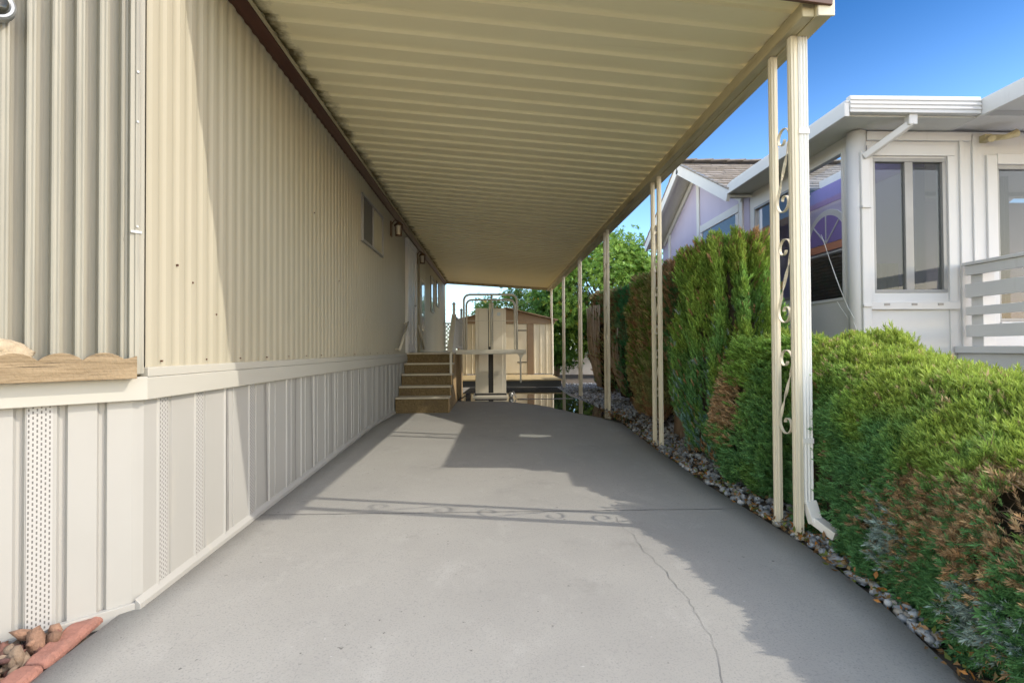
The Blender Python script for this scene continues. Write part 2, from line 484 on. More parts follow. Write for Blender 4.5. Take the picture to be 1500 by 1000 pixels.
# joint and crack
def strip(name, pts, ws, dz=.003):
    b = MB()
    for i, (x, y) in enumerate(pts):
        a = Vector(pts[max(0, i - 1)]); c = Vector(pts[min(len(pts) - 1, i + 1)]); d = (c - a).normalized(); nn = Vector((-d.y, d.x))
        for s in (-1, 1):
            q = Vector((x, y)) + nn * s * ws[i] / 2
            b.v.append((q.x, q.y, G(q.x, q.y) + dz))
        if i: b.f.append((2 * i - 2, 2 * i - 1, 2 * i + 1, 2 * i))
    o = b.build(name, M['crack'], recalc=True); tag(o, kind='structure'); return o


pts = [(x, 3.50 + .022 * (x + 1.56) + random.uniform(-.002, .002)) for x in np.linspace(-1.57, 1.74, 90)]
strip('driveway_joint', pts, [random.uniform(.005, .011) for _ in pts])
pts = [(x, 7.35 + random.uniform(-.003, .003)) for x in np.linspace(-1.57, 1.72, 70)]
strip('driveway_joint', pts, [random.uniform(.006, .012) for _ in pts])
pts = []; x = .80
for y in np.arange(3.42, .9, -.035):
    x += random.uniform(-.012, .012) + (.0035 if y > 2.4 else -.003); pts.append((x, y))
strip('driveway_crack', pts, [random.uniform(.0012, .0038) for _ in pts])

# puddle
near = [(-.66, 10.1), (-.4, 10.02), (-.1, 9.98), (.2, 9.93), (.46, 9.7), (.74, 9.35), (.86, 9.12), (.97, 8.9), (1.06, 8.62), (1.2, 8.28), (1.33, 7.95), (1.45, 7.7), (1.58, 7.45), (1.70, 7.2), (1.79, 6.95)]
far = [(1.93, 7.1), (1.9, 7.9), (1.78, 8.7), (1.72, 9.8), (1.62, 10.9), (1.64, 12), (1.66, 13.5), (.5, 13.66), (-.6, 13.6), (-.72, 11.5)]
pl = []
for i in range(len(near) - 1):
    for k in range(4):
        t = k / 4; a, c = near[i], near[i + 1]
        pl.append((a[0] + (c[0] - a[0]) * t + random.uniform(-.012, .012), a[1] + (c[1] - a[1]) * t + random.uniform(-.03, .03)))
pl += [near[-1]] + far
b = MB(); b.add([(x, y, W) for x, y in pl], [tuple(range(len(pl)))])
tag(b.build('puddle', M['water']), kind='structure')
# dry raised joint across the puddle
b = MB(); pts = [(x, 10.35 + random.uniform(-.02, .02)) for x in np.linspace(.5, 1.6, 24)]
for i, (x, y) in enumerate(pts):
    h = random.uniform(.03, .07) * (1.6 if i % 7 else 1)
    b.v += [(x, y - h, W + .003), (x, y + h, W + .003)]
    if i: b.f.append((2 * i - 2, 2 * i, 2 * i + 1, 2 * i - 1))
tag(b.build('driveway_ridge', M['concrete']), kind='structure')


# ------------------------------------------------------------------ numpy scatter
def mesh_np(name, V, F, mat, parent=None, tint=None, smooth=False):
    """V (n,3) world, F (m,k) constant size faces, tint (m,3)"""
    off = np.zeros(3); q = parent
    while q is not None:
        off += np.array(ORG.get(q.name, Vector((0, 0, 0)))); q = q.parent
    if parent is None:
        off = np.array([(V[:, 0].min() + V[:, 0].max()) / 2, (V[:, 1].min() + V[:, 1].max()) / 2, V[:, 2].min()])
    V = (V - off).astype(np.float32); k = F.shape[1]
    me = bpy.data.meshes.new(name)
    me.vertices.add(len(V)); me.vertices.foreach_set('co', V.ravel())
    me.loops.add(F.size); me.loops.foreach_set('vertex_index', F.ravel().astype(np.int32))
    me.polygons.add(len(F)); me.polygons.foreach_set('loop_start', np.arange(0, F.size, k, dtype=np.int32))
    if tint is not None:
        a = me.attributes.new('tint', 'FLOAT_COLOR', 'FACE')
        a.data.foreach_set('color', np.concatenate([tint, np.ones((len(tint), 1))], 1).astype(np.float32).ravel())
    me.update(calc_edges=True); me.validate()
    me.materials.append(mat)
    if smooth: me.polygons.foreach_set('use_smooth', [True] * len(me.polygons))
    o = bpy.data.objects.new(name, me); col.objects.link(o)
    if parent is not None: o.parent = parent; ORG[o.name] = Vector((0, 0, 0))
    else: o.location = off; ORG[o.name] = Vector(off)
    return o


def nrmz(a): return a / np.maximum(np.linalg.norm(a, axis=1, keepdims=True), 1e-9)


def place(tv, tf, P, D, S, C, cj=.12, widths=None):
    """copies of a template (growing along +z) at P along D, scaled S, coloured C"""
    n = len(P); D = nrmz(D)
    A = nrmz(np.cross(D, rng.normal(size=(n, 3)))); B = np.cross(D, A)
    t = tv[None] * S[:, None, None]
    V = P[:, None] + A[:, None] * t[:, :, 0:1] + B[:, None] * t[:, :, 1:2] + D[:, None] * t[:, :, 2:3]
    F = (tf[None] + (np.arange(n) * len(tv))[:, None, None])
    T = np.repeat(C[:, None], len(tf), 1) * (1 + rng.normal(0, cj, (n, len(tf), 1)))
    return V.reshape(-1, 3), F.reshape(-1, tf.shape[1]), np.clip(T.reshape(-1, 3), .004, .9)


def diamond(p, d, ln, wd, side):
    p = np.array(p, float); d = np.array(d, float); d /= np.linalg.norm(d); side = np.array(side, float)
    side = side - d * side.dot(d); side /= np.linalg.norm(side); nn = np.cross(d, side)
    return [p, p + d * ln * .45 + side * wd / 2 + nn * wd * .15, p + d * ln - nn * wd * .3, p + d * ln * .45 - side * wd / 2 + nn * wd * .15]


def sprig(nl=9, seed=1, spread=.6, wd=.11):
    r = random.Random(seed); v = []; f = []
    for i in range(nl):
        t = .05 + .85 * i / (nl - 1); a = i * 2.4 + r.uniform(-.4, .4)
        s = spread * (1 - .45 * t) if i < nl - 1 else .05
        d = (cos(a) * s, sin(a) * s, .75 + .2 * t)
        q = diamond((cos(a) * .01, sin(a) * .01, t * .62), d, r.uniform(.32, .46), wd * r.uniform(.8, 1.2), (-sin(a), cos(a), .2))
        f.append([len(v) + k for k in range(4)]); v += q
    return np.array(v), np.array(f)


def clump(nl=6, seed=2):
    """broad leaves round a short twig"""
    r = random.Random(seed); v = []; f = []
    for i in range(nl):
        a = i * 2.4; t = i / nl
        d = (cos(a), sin(a), r.uniform(.1, .9)); q = diamond((0, 0, t * .5), d, r.uniform(.6, .9), r.uniform(.3, .42), (-sin(a), cos(a), r.uniform(-.5, .5)))
        f.append([len(v) + k for k in range(4)]); v += q
    return np.array(v), np.array(f)


SPR = [sprig(14, 1, .6, .078), sprig(13, 4, .5, .074), sprig(14, 9, .7, .08)]
TALL = [sprig(10, 3, .38, .10), sprig(10, 8, .45, .10)]
CLU = [clump(6, 2), clump(7, 5), clump(5, 9)]


# cheap smooth value noise
class VN:
    def __init__(self, seed, n=24):
        self.g = np.random.default_rng(seed).random((n, n, n)); self.n = n

    def __call__(self, P, s):
        q = P * s + 1000.; i = np.floor(q).astype(int); f = q - i; f = f * f * (3 - 2 * f); n = self.n; r = 0
        for a in (0, 1):
            for b_ in (0, 1):
                for c in (0, 1):
                    wgt = (f[:, 0] if a else 1 - f[:, 0]) * (f[:, 1] if b_ else 1 - f[:, 1]) * (f[:, 2] if c else 1 - f[:, 2])
                    r = r + wgt * self.g[(i[:, 0] + a) % n, (i[:, 1] + b_) % n, (i[:, 2] + c) % n]
        return r


vn = VN(3); vn2 = VN(11)


def fbm(P, s): return (vn(P, s) + .5 * vn2(P, s * 2.1) + .25 * vn(P, s * 4.3)) / 1.75


def lerp(a, b_, t): return a * (1 - t[:, None]) + b_ * t[:, None]


def foliage(name, temps, P, D, S, C, mat, parent):
    Vs, Fs, Ts = [], [], []; o = 0
    k = rng.integers(0, len(temps), len(P))
    for i, (tv, tf) in enumerate(temps):
        m = k == i
        if not m.any(): continue
        v, f, t = place(tv, tf, P[m], D[m], S[m], C[m])
        Vs.append(v); Fs.append(f + o); Ts.append(t); o += len(v)
    return mesh_np(name, np.concatenate(Vs), np.concatenate(Fs), mat, parent, np.concatenate(Ts))


def blob(name, mat, parent, fn, nu=48, nv=28):
    """closed lumpy body: fn(u in 0..1 round, v in 0..1 bottom to top) -> point"""
    b = MB()
    for j in range(nv + 1):
        for i in range(nu): b.v.append(tuple(fn(i / nu, j / nv)))
    for j in range(nv):
        for i in range(nu):
            i2 = (i + 1) % nu; b.f.append((j * nu + i, j * nu + i2, (j + 1) * nu + i2, (j + 1) * nu + i))
    b.f.append(tuple(range(nu))[::-1]); b.f.append(tuple(nv * nu + i for i in range(nu)))
    return b.build(name, mat, parent, smooth=True)


GREEN = np.array((.22, .38, .07)); DEEP = np.array((.13, .30, .11)); LIME = np.array((.38, .48, .09))
BROWN = np.array((.44, .27, .14)); TAN = np.array((.52, .40, .23)); BLUE = np.array((.36, .47, .43)); OLIVE = np.array((.38, .40, .17))

# ------------------------------------------------------------------ big trimmed hedge in the foreground
H0, H1 = .75, 3.42


def hsec(Y):
    """cross section of the hedge at Y: left x, right x, centre z, half height, exponent"""
    t = np.clip((Y - 1.5) / 1.7, 0, 1)
    xl = 1.73 + .20 * np.clip((Y - 1.7) / 1.0, 0, 1); xr = 3.35 + 0 * Y
    top = .86 + .235 * (Y - 1.5) - .02 * t; e = 2.25 + 1.4 * np.clip((Y - 2.3) / .9, 0, 1)
    return xl, xr, top, e


def hedge_pts(n):
    Y = rng.uniform(H0, H1, n); a = rng.uniform(0, 1, n)
    # angle from lower left round over the top to the right
    th = pi * (1.16 - 1.2 * a ** 1.0)
    xl, xr, top, e = hsec(Y)
    cz = .42; hx = (xr - xl) / 2; cx = (xr + xl) / 2; hz = top - cz
    cs, sn = np.cos(th), np.sin(th)
    X = cx + hx * np.sign(cs) * np.abs(cs) ** (2 / e); Z = cz + np.where(sn > 0, hz, .85) * np.sign(sn) * np.abs(sn) ** (2 / e)
    nx = np.sign(cs) * np.abs(cs) ** (2 - 2 / e) / hx; nz = np.sign(sn) * np.abs(sn) ** (2 - 2 / e) / hz
    D = nrmz(np.stack([nx, 0 * nx, nz], 1)); P = np.stack([X, Y, Z], 1)
    # far end closes with a rounded cap
    d = np.clip((Y - (H1 - .16)) / .16, 0, 1)
    P[:, 0] += (cx - P[:, 0]) * (1 - np.sqrt(np.maximum(0, 1 - d ** 2))) * .6
    P[:, 2] -= .10 * d ** 2 * (Z > .9)
    D[:, 1] += 1.6 * d; D = nrmz(D)
    return P, D


hedge = empty('juniper_hedge', (2.5, 2.2, G(2.5, 2.2)), 'wide clipped juniper hedge with a sunlit green top and a browned face, beside the driveway', 'hedge')
n = 115000
P, D = hedge_pts(n)
# extra cap sprigs on the far end
m = 5000
Xc = rng.uniform(2.0, 3.3, m); Zc = rng.uniform(.1, 1.2, m)
P = np.concatenate([P, np.stack([Xc, H1 + rng.normal(0, .03, m), Zc], 1)]); D = np.concatenate([D, np.tile([0, 1., .1], (m, 1))])
nz_ = fbm(P, 3.2); P = P + D * ((nz_[:, None] - .5) * .2 + (fbm(P, 11.)[:, None] - .5) * .12) - D * rng.uniform(0, .06, (len(P), 1))
def droop(x): return .27 * (np.clip(x - 2.3, 0, 2) / .95) ** 1.25


P[:, 2] -= droop(P[:, 0]) * np.clip((P[:, 2] - .3) / .5, 0, 1)
g = np.array([G(x, y) for x, y in P[:, :2]]); ok = P[:, 2] > g - .04
# bare cavity in the dead patch near the camera
hole = np.linalg.norm((P - np.array((1.78, 1.66, .66))) * np.array((1, 1, 1.1)), axis=1) < .16 + .1 * (fbm(P, 9) - .5)
ok &= ~(hole & (rng.random(len(P)) < .93))
ok &= np.linalg.norm(P - np.array((1.94, 2.99, .16)), axis=1) > .15
P, D = P[ok], D[ok]
dirn = D + np.array((-.15, -.12, .55)) + rng.normal(0, .38, P.shape)
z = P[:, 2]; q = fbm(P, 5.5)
C = lerp(DEEP, GREEN, np.clip((z - .45) / .6 + (q - .5) * 1.6, 0, 1))  # bluish shade green painted low on the hedge, lit green higher up
C = lerp(C, LIME, np.clip((D[:, 2] - .3) * 1.6 + (q - .5) * 1.5, 0, 1) * .9)  # sunlit lime painted onto the upward-facing sprigs
dead = np.exp(-(((P[:, 1] - 1.75) / .55) ** 2 + ((z - .5) / .27) ** 2)) * 1.05 + .7 * np.exp(-(((P[:, 1] - 2.45) / .35) ** 2 + ((z - .42) / .2) ** 2))
dead = np.clip((dead + (fbm(P, 7.) - .5) * 1.9 - .30) * 1.3, 0, .78) * (D[:, 0] < .35)
pick = (rng.random(len(P)) < dead)
C[pick] = lerp(np.tile(BROWN, (pick.sum(), 1)), TAN, rng.random(pick.sum())) * rng.uniform(.7, 1.25, (pick.sum(), 1))
blu = np.exp(-(((P[:, 1] - 2.45) / .14) ** 2 + ((z - .30) / .16) ** 2)) + np.exp(-(((P[:, 1] - 1.85) / .2) ** 2 + ((z - .2) / .14) ** 2))
pb = rng.random(len(P)) < np.clip(blu * 1.1 - .2, 0, .8); C[pb] = BLUE * rng.uniform(.6, 1.2, (pb.sum(), 1))
spark = (rng.random(len(P)) < .05) & (z > .85) & (D[:, 2] > .4); C[spark] = TAN * 1.2
C *= rng.uniform(.75, 1.25, (len(P), 1))
S = rng.uniform(.04, .08, len(P)) * np.where(pick, .85, 1.); big = (rng.random(len(P)) < .022); S[big] *= 1.5; dirn[big] = D[big] * 1.2 + np.array((-.35, -.1, .5)) + rng.normal(0, .25, (big.sum(), 3))
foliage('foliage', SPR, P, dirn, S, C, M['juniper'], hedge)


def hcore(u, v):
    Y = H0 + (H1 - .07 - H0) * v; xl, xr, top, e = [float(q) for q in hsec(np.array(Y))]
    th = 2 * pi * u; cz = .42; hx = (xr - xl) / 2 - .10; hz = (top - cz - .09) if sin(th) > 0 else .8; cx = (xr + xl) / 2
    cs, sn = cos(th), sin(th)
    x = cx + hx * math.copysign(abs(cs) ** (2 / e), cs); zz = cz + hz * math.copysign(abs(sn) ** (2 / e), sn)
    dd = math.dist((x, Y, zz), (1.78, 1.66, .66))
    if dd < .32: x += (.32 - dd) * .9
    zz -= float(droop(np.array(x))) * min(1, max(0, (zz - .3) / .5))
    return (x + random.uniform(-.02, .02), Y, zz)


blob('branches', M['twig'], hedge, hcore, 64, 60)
b = MB()
for k in range(46):      # dead twigs showing in the bare cavity and brown face
    y = random.gauss(1.72, .22); zz = random.gauss(.47, .12); x0 = 2.05
    p0 = Vector((x0, y, zz - .05)); e = Vector((random.uniform(1.72, 1.86), y + random.uniform(-.1, .1), zz + random.uniform(-.02, .14)))
    mid = (p0 + e) / 2 + Vector((0, random.uniform(-.04, .04), random.uniform(-.05, .03)))
    e.x += .06; b.tube([p0, mid, e], [.0035, .0025, .0012], 5)
    for _ in range(3):
        t = random.uniform(.4, .95); s = mid.lerp(e, t); b.tube([s, s + Vector((random.uniform(-.07, .0), random.uniform(-.07, .07), random.uniform(-.03, .08)))], [.0018, .0008], 4)
b.build('twig', M['bark'], hedge)


# ------------------------------------------------------------------ other shrubs and conifers
def conifer(name, label, cat, c, rx, ry, ztop, n, colf, size=(.09, .15), vert=1.2, boxy=2.6, zlo=.0, flute=.0, temps=None, trunk=.06, lean=(0, 0), core=.80, group=None, keep=None, topr=.62, tilt=0.):
    z0 = G(c[0], c[1]) - .02
    e = empty(name, (c[0], c[1], z0), label, cat, group)
    H = ztop - z0
    a = rng.uniform(0, 2 * pi, n); h = rng.uniform(0, 1, n) ** .9 * 1.12

    def rad(h):
        h = np.clip(h, 0, 1)
        body = np.where(h < .3, .72 + .28 * (h / .3), 1.0 - (1 - topr) * ((h - .3) / .7) ** 2)
        return body
    r = np.where(h > 1, np.sqrt(rng.random(n)), 1.0); hh = np.minimum(h, 1)
    cs, sn = np.cos(a), np.sin(a)
    sx = np.sign(cs) * np.abs(cs) ** (2 / boxy); sy = np.sign(sn) * np.abs(sn) ** (2 / boxy)
    fl = 1 - flute * (.5 + .5 * np.cos(a * 12 + 2.5 * fbm(np.stack([a, hh * 2, a * 0], 1), 1.3)))
    R_ = rad(hh) * r * fl
    X = c[0] + rx * sx * R_ + lean[0] * hh; Y = c[1] + ry * sy * R_ + lean[1] * hh
    Z = z0 + zlo + (H - zlo) * hh - (h > 1) * 0.14 * r ** 2 + tilt * (X - c[0]) * hh
    D = nrmz(np.stack([cs / rx * min(rx, ry), sn / ry * min(rx, ry), np.where(h > 1, 1.4, .05)], 1))
    P = np.stack([X, Y, Z], 1); q = fbm(P, 3.); P += D * (q[:, None] - .5) * .24 - D * rng.uniform(0, .09, (n, 1))
    ok = (P[:, 2] > z0 + .02)
    if keep is not None: ok &= keep(P, hh, D)
    P, D, hh = P[ok], D[ok], hh[ok]
    C = colf(P, D, hh) * rng.uniform(.72, 1.28, (len(P), 1))
    dirn = D * .8 + np.array((0, 0, vert)) + rng.normal(0, .3, P.shape)
    foliage('foliage', temps or TALL, P, dirn, rng.uniform(*size, len(P)), C, M['juniper'], e)
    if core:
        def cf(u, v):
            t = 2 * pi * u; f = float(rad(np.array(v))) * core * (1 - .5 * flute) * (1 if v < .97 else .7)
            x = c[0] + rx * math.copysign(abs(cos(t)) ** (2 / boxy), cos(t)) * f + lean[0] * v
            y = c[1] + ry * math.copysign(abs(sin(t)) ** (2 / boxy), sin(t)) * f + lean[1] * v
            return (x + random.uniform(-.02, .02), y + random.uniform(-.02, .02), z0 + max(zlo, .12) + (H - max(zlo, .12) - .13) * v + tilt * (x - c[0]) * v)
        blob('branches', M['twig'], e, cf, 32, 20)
    if trunk:
        b = MB(); b.tube([(c[0] + random.uniform(-.01, .01), c[1], z0 - .05), (c[0] + .01, c[1] - .01, z0 + .3), (c[0] + lean[0] * .5, c[1] + lean[1] * .5, z0 + H * .6)], [trunk * 1.15, trunk, trunk * .5], 12)
        b.build('trunk', M['bark'], e, smooth=True)
    return e


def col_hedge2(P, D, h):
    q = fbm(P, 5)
    C = lerp(DEEP, GREEN, np.clip(h + (q - .5) * 2, 0, 1)); C = lerp(C, LIME, np.clip((h - .75) * 4 + (q - .5), 0, 1) * (D[:, 2] > .3) * .8)  # shaded foot and sunlit top painted into the sprig greens
    dead = np.exp(-(((P[:, 1] - 4.25) / .3) ** 2 + ((P[:, 2] - .72) / .28) ** 2)) * (P[:, 0] < 2.35)
    pk = rng.random(len(P)) < np.clip((dead + (fbm(P, 8) - .5) * 1.3 - .22) * 2, 0, .95); C[pk] = lerp(np.tile(BROWN, (pk.sum(), 1)), TAN, rng.random(pk.sum()))
    return C


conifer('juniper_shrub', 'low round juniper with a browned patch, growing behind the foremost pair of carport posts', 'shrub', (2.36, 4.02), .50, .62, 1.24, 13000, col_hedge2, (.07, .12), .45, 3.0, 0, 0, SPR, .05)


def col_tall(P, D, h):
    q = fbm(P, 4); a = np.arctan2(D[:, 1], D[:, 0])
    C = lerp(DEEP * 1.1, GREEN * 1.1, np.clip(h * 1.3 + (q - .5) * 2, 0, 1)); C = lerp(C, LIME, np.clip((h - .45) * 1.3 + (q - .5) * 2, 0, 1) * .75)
    grey = (np.abs(vn(P * np.array((1, 1, .25)), 6.) - .5) < .012) & (h < .7); C[grey] = BLUE
    bl = rng.random(len(P)) < np.clip(.55 - h * 1.5, 0, .5) * (q > .42); C[bl] = BLUE * np.array((.6, .85, .8))
    br = rng.random(len(P)) < np.where(h > .95, .3, .04) + np.clip(.1 - h, 0, .1) * 4; C[br] = BROWN * 1.1
    return C


def keep_tall(P, h, D): return rng.random(len(P)) < np.where(fbm(P, 9) < .36, .25, 1)


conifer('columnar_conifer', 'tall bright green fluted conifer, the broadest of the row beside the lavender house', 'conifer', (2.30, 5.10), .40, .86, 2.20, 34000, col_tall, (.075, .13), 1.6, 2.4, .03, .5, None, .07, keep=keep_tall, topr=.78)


def col_brown(P, D, h):
    q = fbm(P, 4); t = np.clip((q - .36) * 4 + rng.normal(0, .25, len(P)), 0, 1)
    C = lerp(BROWN * 1.1, OLIVE, t); k = rng.random(len(P)) < .28 * (h > .3); C[k] = GREEN * .8
    return C


conifer('browned_conifer', 'boxy olive and rust brown conifer beside the second pair of carport posts', 'conifer', (2.42, 7.38), .36, .60, 2.18, 15000, col_brown, (.10, .16), .9, 4, .06, .05, None, .06, topr=.92)


def col_grey(P, D, h):
    q = fbm(P, 3.5); C = lerp(DEEP, OLIVE, np.clip((q - .4) * 4, 0, 1))
    C[(P[:, 1] < 9.35) & (h > .1)] *= np.array((.8, 1.15, 1.3))
    br = rng.random(len(P)) < np.where(P[:, 1] > 9.5, .45, .16); C[br] = BROWN * .75
    return C


def bare_keep(p0, r0):
    def k(P, h, D):
        m = ((P[:, 0] < p0[0] + .1) & (np.abs(P[:, 1] - p0[1]) < r0[1]) & (h < r0[2])); return ~(m & (rng.random(len(P)) < .86))
    return k


def stems(parent, c, n, z1, spread, x0):
    b = MB(); z0 = G(*c)
    for k in range(n):
        y = c[1] + random.uniform(-spread, spread); x = x0 + random.uniform(-.05, .08)
        pts = []; yy = c[1] + (y - c[1]) * .35; xx = c[0] - .03
        for t in np.linspace(0, 1, 7):
            tt = t ** .7
            pts.append((xx + (x - xx) * min(1, tt * 1.5) + random.uniform(-.012, .012), yy + (y - yy) * tt + random.uniform(-.02, .02), z0 + .12 + (z1 - z0) * t))
        b.tube(pts, [random.uniform(.012, .022) * (1 - .55 * t) for t in np.linspace(0, 1, 7)], 6)
    return b.build('bare_branches', M['barepale'], parent, smooth=True)


e = conifer('thinning_conifer', 'dark conifer with bare grey stems at its foot, behind the third pair of carport posts', 'conifer', (2.62, 9.62), .34, .50, 2.24, 12000, col_grey, (.11, .17), 1.0, 3.6, .1, .08, None, .07, keep=bare_keep((2.45, 9.6), (0, .42, .5)), topr=.95)
stems(e, (2.52, 9.6), 26, 1.45, .45, 2.26)
e = conifer('stripped_conifer', 'olive conifer stripped to fanned bare branches, farthest of the row before the leafy tree', 'conifer', (2.76, 12.05), .40, .72, 2.42, 12000, col_grey, (.12, .19), .9, 3.6, .1, .05, None, .09, keep=bare_keep((2.6, 12.0), (0, .6, .7)), topr=.92)
stems(e, (2.5, 11.95), 44, 2.05, .62, 2.30)


# dying conifer with dry top between tall green one and brown one
def col_dry(P, D, h):
    C = lerp(np.tile(BROWN, (len(P), 1)), TAN, np.clip(fbm(P, 6) * 1.4 - .2, 0, 1)); k = rng.random(len(P)) < np.where(h < .86, .45, .05); C[k] = DEEP
    return C


e = conifer('dry_conifer', 'narrow dying conifer with a straw coloured top and a bare pale trunk', 'conifer', (2.42, 6.42), .26, .34, 2.22, 5200, col_dry, (.10, .17), 1.3, 2.5, .75, .1, None, .0, core=.7, topr=.8)
b = MB()
b.tube([(2.37, 6.40, .08), (2.37, 6.42, .35), (2.39, 6.40, .7), (2.42, 6.42, 1.2)], [.125, .10, .085, .05], 14)
b.build('trunk', M['bark'], e, smooth=True)
b = MB()
for k in range(46):
    y = 6.42 + random.uniform(-.26, .26); x = 2.35 + random.uniform(-.16, .2); zt = random.uniform(2.05, 2.46)
    p0 = Vector((2.40 + (x - 2.4) * .5, 6.42 + (y - 6.42) * .5, .6 if k % 2 else 1.6)); p1 = Vector((x, y, zt))
    b.tube([p0, p0.lerp(p1, .5) + Vector((random.uniform(-.05, .03), random.uniform(-.04, .04), 0)), p1], [.009, .006, .002], 5)
b.build('bare_branches', M['barepale'], e, smooth=True)


# ------------------------------------------------------------------ leafy trees at the back
def broadleaf(name, label, c, rad, zc, nclump, per, cola, colb, size, trunk_r, zmin=.6):
    z0 = G(min(c[0], 3), c[1]) - .05
    e = empty(name, (c[0], c[1], z0), label, 'tree')
    cen = []
    while len(cen) < nclump:
        p = rng.normal(size=3); p /= np.linalg.norm(p); p *= rng.uniform(.55, 1.0) ** .5
        q = np.array((c[0], c[1], zc)) + p * np.array(rad)
        if q[2] > zmin: cen.append(q)
    cen = np.array(cen); b = MB()
    b.tube([(c[0], c[1], z0 - .1), (c[0] + .05, c[1], z0 + .7), (c[0], c[1] + .05, zc - rad[2] * .35)], [trunk_r * 1.2, trunk_r, trunk_r * .7], 12)
    b.build('trunk', M['bark'], e, smooth=True)
    b = MB(); base = Vector((c[0], c[1], zc - rad[2] * .4))
    for q in cen[::3]:
        q = Vector(q); mid = base.lerp(q, .5) + Vector((random.uniform(-.2, .2), random.uniform(-.2, .2), -.15)); b.tube([base, mid, q], [trunk_r * .4, trunk_r * .22, .012], 6)
    b.build('branches', M['bark'], e, smooth=True)
    k = rng.integers(0, nclump, nclump * per); off = rng.normal(0, 1, (len(k), 3)) * np.array((.26, .26, .2)) * (np.array(rad).mean() / 1.6)
    P = cen[k] + off; D = nrmz(P - np.array((c[0], c[1], zc - .6))) + rng.normal(0, .55, P.shape)
    ct = rng.random(nclump)[k]; C = lerp(np.tile(cola, (len(P), 1)), colb, np.clip(ct + rng.normal(0, .25, len(P)), 0, 1))
    y = rng.random(len(P)) < .012; C[y] = (.4, .3, .04)
    foliage('crown', CLU, P, D, rng.uniform(*size, len(P)), C, M['leaf'], e)
    return e


broadleaf('leafy_tree', 'bright green broadleaf tree rising behind the conifer row', (4.1, 18.6), (2.0, 1.7, 2.1), 3.05, 110, 95, np.array((.12, .25, .04)), np.array((.25, .40, .07)), (.10, .19), .12)
broadleaf('dark_tree', 'dark green bushy tree standing just right of the tan shed', (2.35, 19.2), (1.25, 1.2, 1.35), 2.0, 70, 80, np.array((.06, .16, .03)), np.array((.13, .27, .045)), (.10, .17), .10, .75)
broadleaf('far_tree', 'small pale green tree showing above the ridge of the tan shed', (.95, 22.5), (1.6, 1.2, 1.2), 2.7, 40, 70, np.array((.07, .15, .03)), np.array((.14, .24, .05)), (.10, .17), .10, 1.2)


# ------------------------------------------------------------------ slate chips, lava rock, fallen leaves
def rock_template(seed, flat=.55):
    r = np.random.default_rng(seed); import bmesh
    bm = bmesh.new(); bmesh.ops.create_icosphere(bm, subdivisions=1, radius=1)
    for v in bm.verts:
        d = Vector(r.normal(size=3)); v.co = v.co * r.uniform(.72, 1.18); v.co.z *= flat
    # cut facets
    for k in range(5):
        nn = Vector(r.normal(size=3)).normalized(); dd = r.uniform(.45, .7)
        for v in bm.verts:
            s = v.co.dot(nn)
            if s > dd: v.co -= nn * (s - dd)
    bmesh.ops.triangulate(bm, faces=bm.faces)
    bm.verts.ensure_lookup_table()
    V = np.array([v.co[:] for v in bm.verts]); F = np.array([[v.index for v in f.verts] for f in bm.faces]); bm.free()
    return V, F


ROCKS = [rock_template(s, .55) for s in range(6)]; LUMPS = [rock_template(40 + s, .9) for s in range(6)]


def rocks(name, P, S, C, mat, temps):
    Vs, Fs, Ts = [], [], []; o = 0; k = rng.integers(0, len(temps), len(P))
    for i, (tv, tf) in enumerate(temps):
        m = k == i; n = m.sum()
        if not n: continue
        D = np.array((0, 0, 1.)) + rng.normal(0, .45 if mat is M['slate'] else 1.2, (n, 3))
        v, f, t = place(tv * np.array((1, .75, 1) if mat is M['slate'] else (1.5, .75, 1.1)), tf, P[m], D, S[m], C[m], .02)
        Vs.append(v); Fs.append(f + o); Ts.append(t); o += len(v)
    return mesh_np(name, np.concatenate(Vs), np.concatenate(Fs), mat, None, np.concatenate(Ts))


n = 5200
Y = 2.0 + 13.0 * rng.random(n) ** 1.5; X = np.array([ex(y) for y in Y]) + .03 + rng.random(n) ** 1.1 * 1.3
P = np.stack([X, Y, np.array([G(x, y) for x, y in zip(X, Y)]) - .018 + rng.uniform(0, .022, n)], 1)
S = rng.uniform(.018, .05, n) * np.where(Y > 5, 1.0, .92)
g_ = rng.uniform(.20, .46, n); C = np.stack([g_ * .98, g_ * 1.03, g_ * 1.06], 1); k = rng.random(n) < .15; C[k] = np.array((.3, .28, .24)) * rng.uniform(.5, 1.2, (k.sum(), 1))
tag(rocks('slate_gravel', P, S, C, M['slate'], ROCKS), 'grey blue slate chips bedding the strip between driveway and conifers', 'gravel', kind='stuff')

# fallen leaves and debris along the bed
n = 1500
Y = np.concatenate([rng.uniform(1.4, 3.5, n // 2), rng.uniform(3.5, 8.5, n - n // 2)]); X = np.array([ex(y) for y in Y]) - .02 + np.abs(rng.normal(0, .22, n))
P = np.stack([X, Y, np.array([G(x, y) for x, y in zip(X, Y)]) + rng.uniform(0, .03, n)], 1)
C = np.array([[(.30, .17, .07), (.22, .13, .06), (.38, .27, .13), (.45, .2, .05), (.16, .2, .05)][i] for i in rng.integers(0, 5, n)])
D = np.array((0, 0, .5)) + rng.normal(0, .8, (n, 3)); D[:, 2] = np.abs(D[:, 2]) * .4
lt = np.array(diamond((0, 0, 0), (0, 0, 1), 1, .5, (1, 0, 0))); lf = np.array([[0, 1, 2, 3]])
v, f, t = place(lt, lf, P, D, rng.uniform(.015, .045, n), C, .15)
tag(mesh_np('fallen_leaves', v, f, M['leaf'], None, t), 'scattered dry brown leaves along the edge of the driveway', 'leaves', kind='stuff')

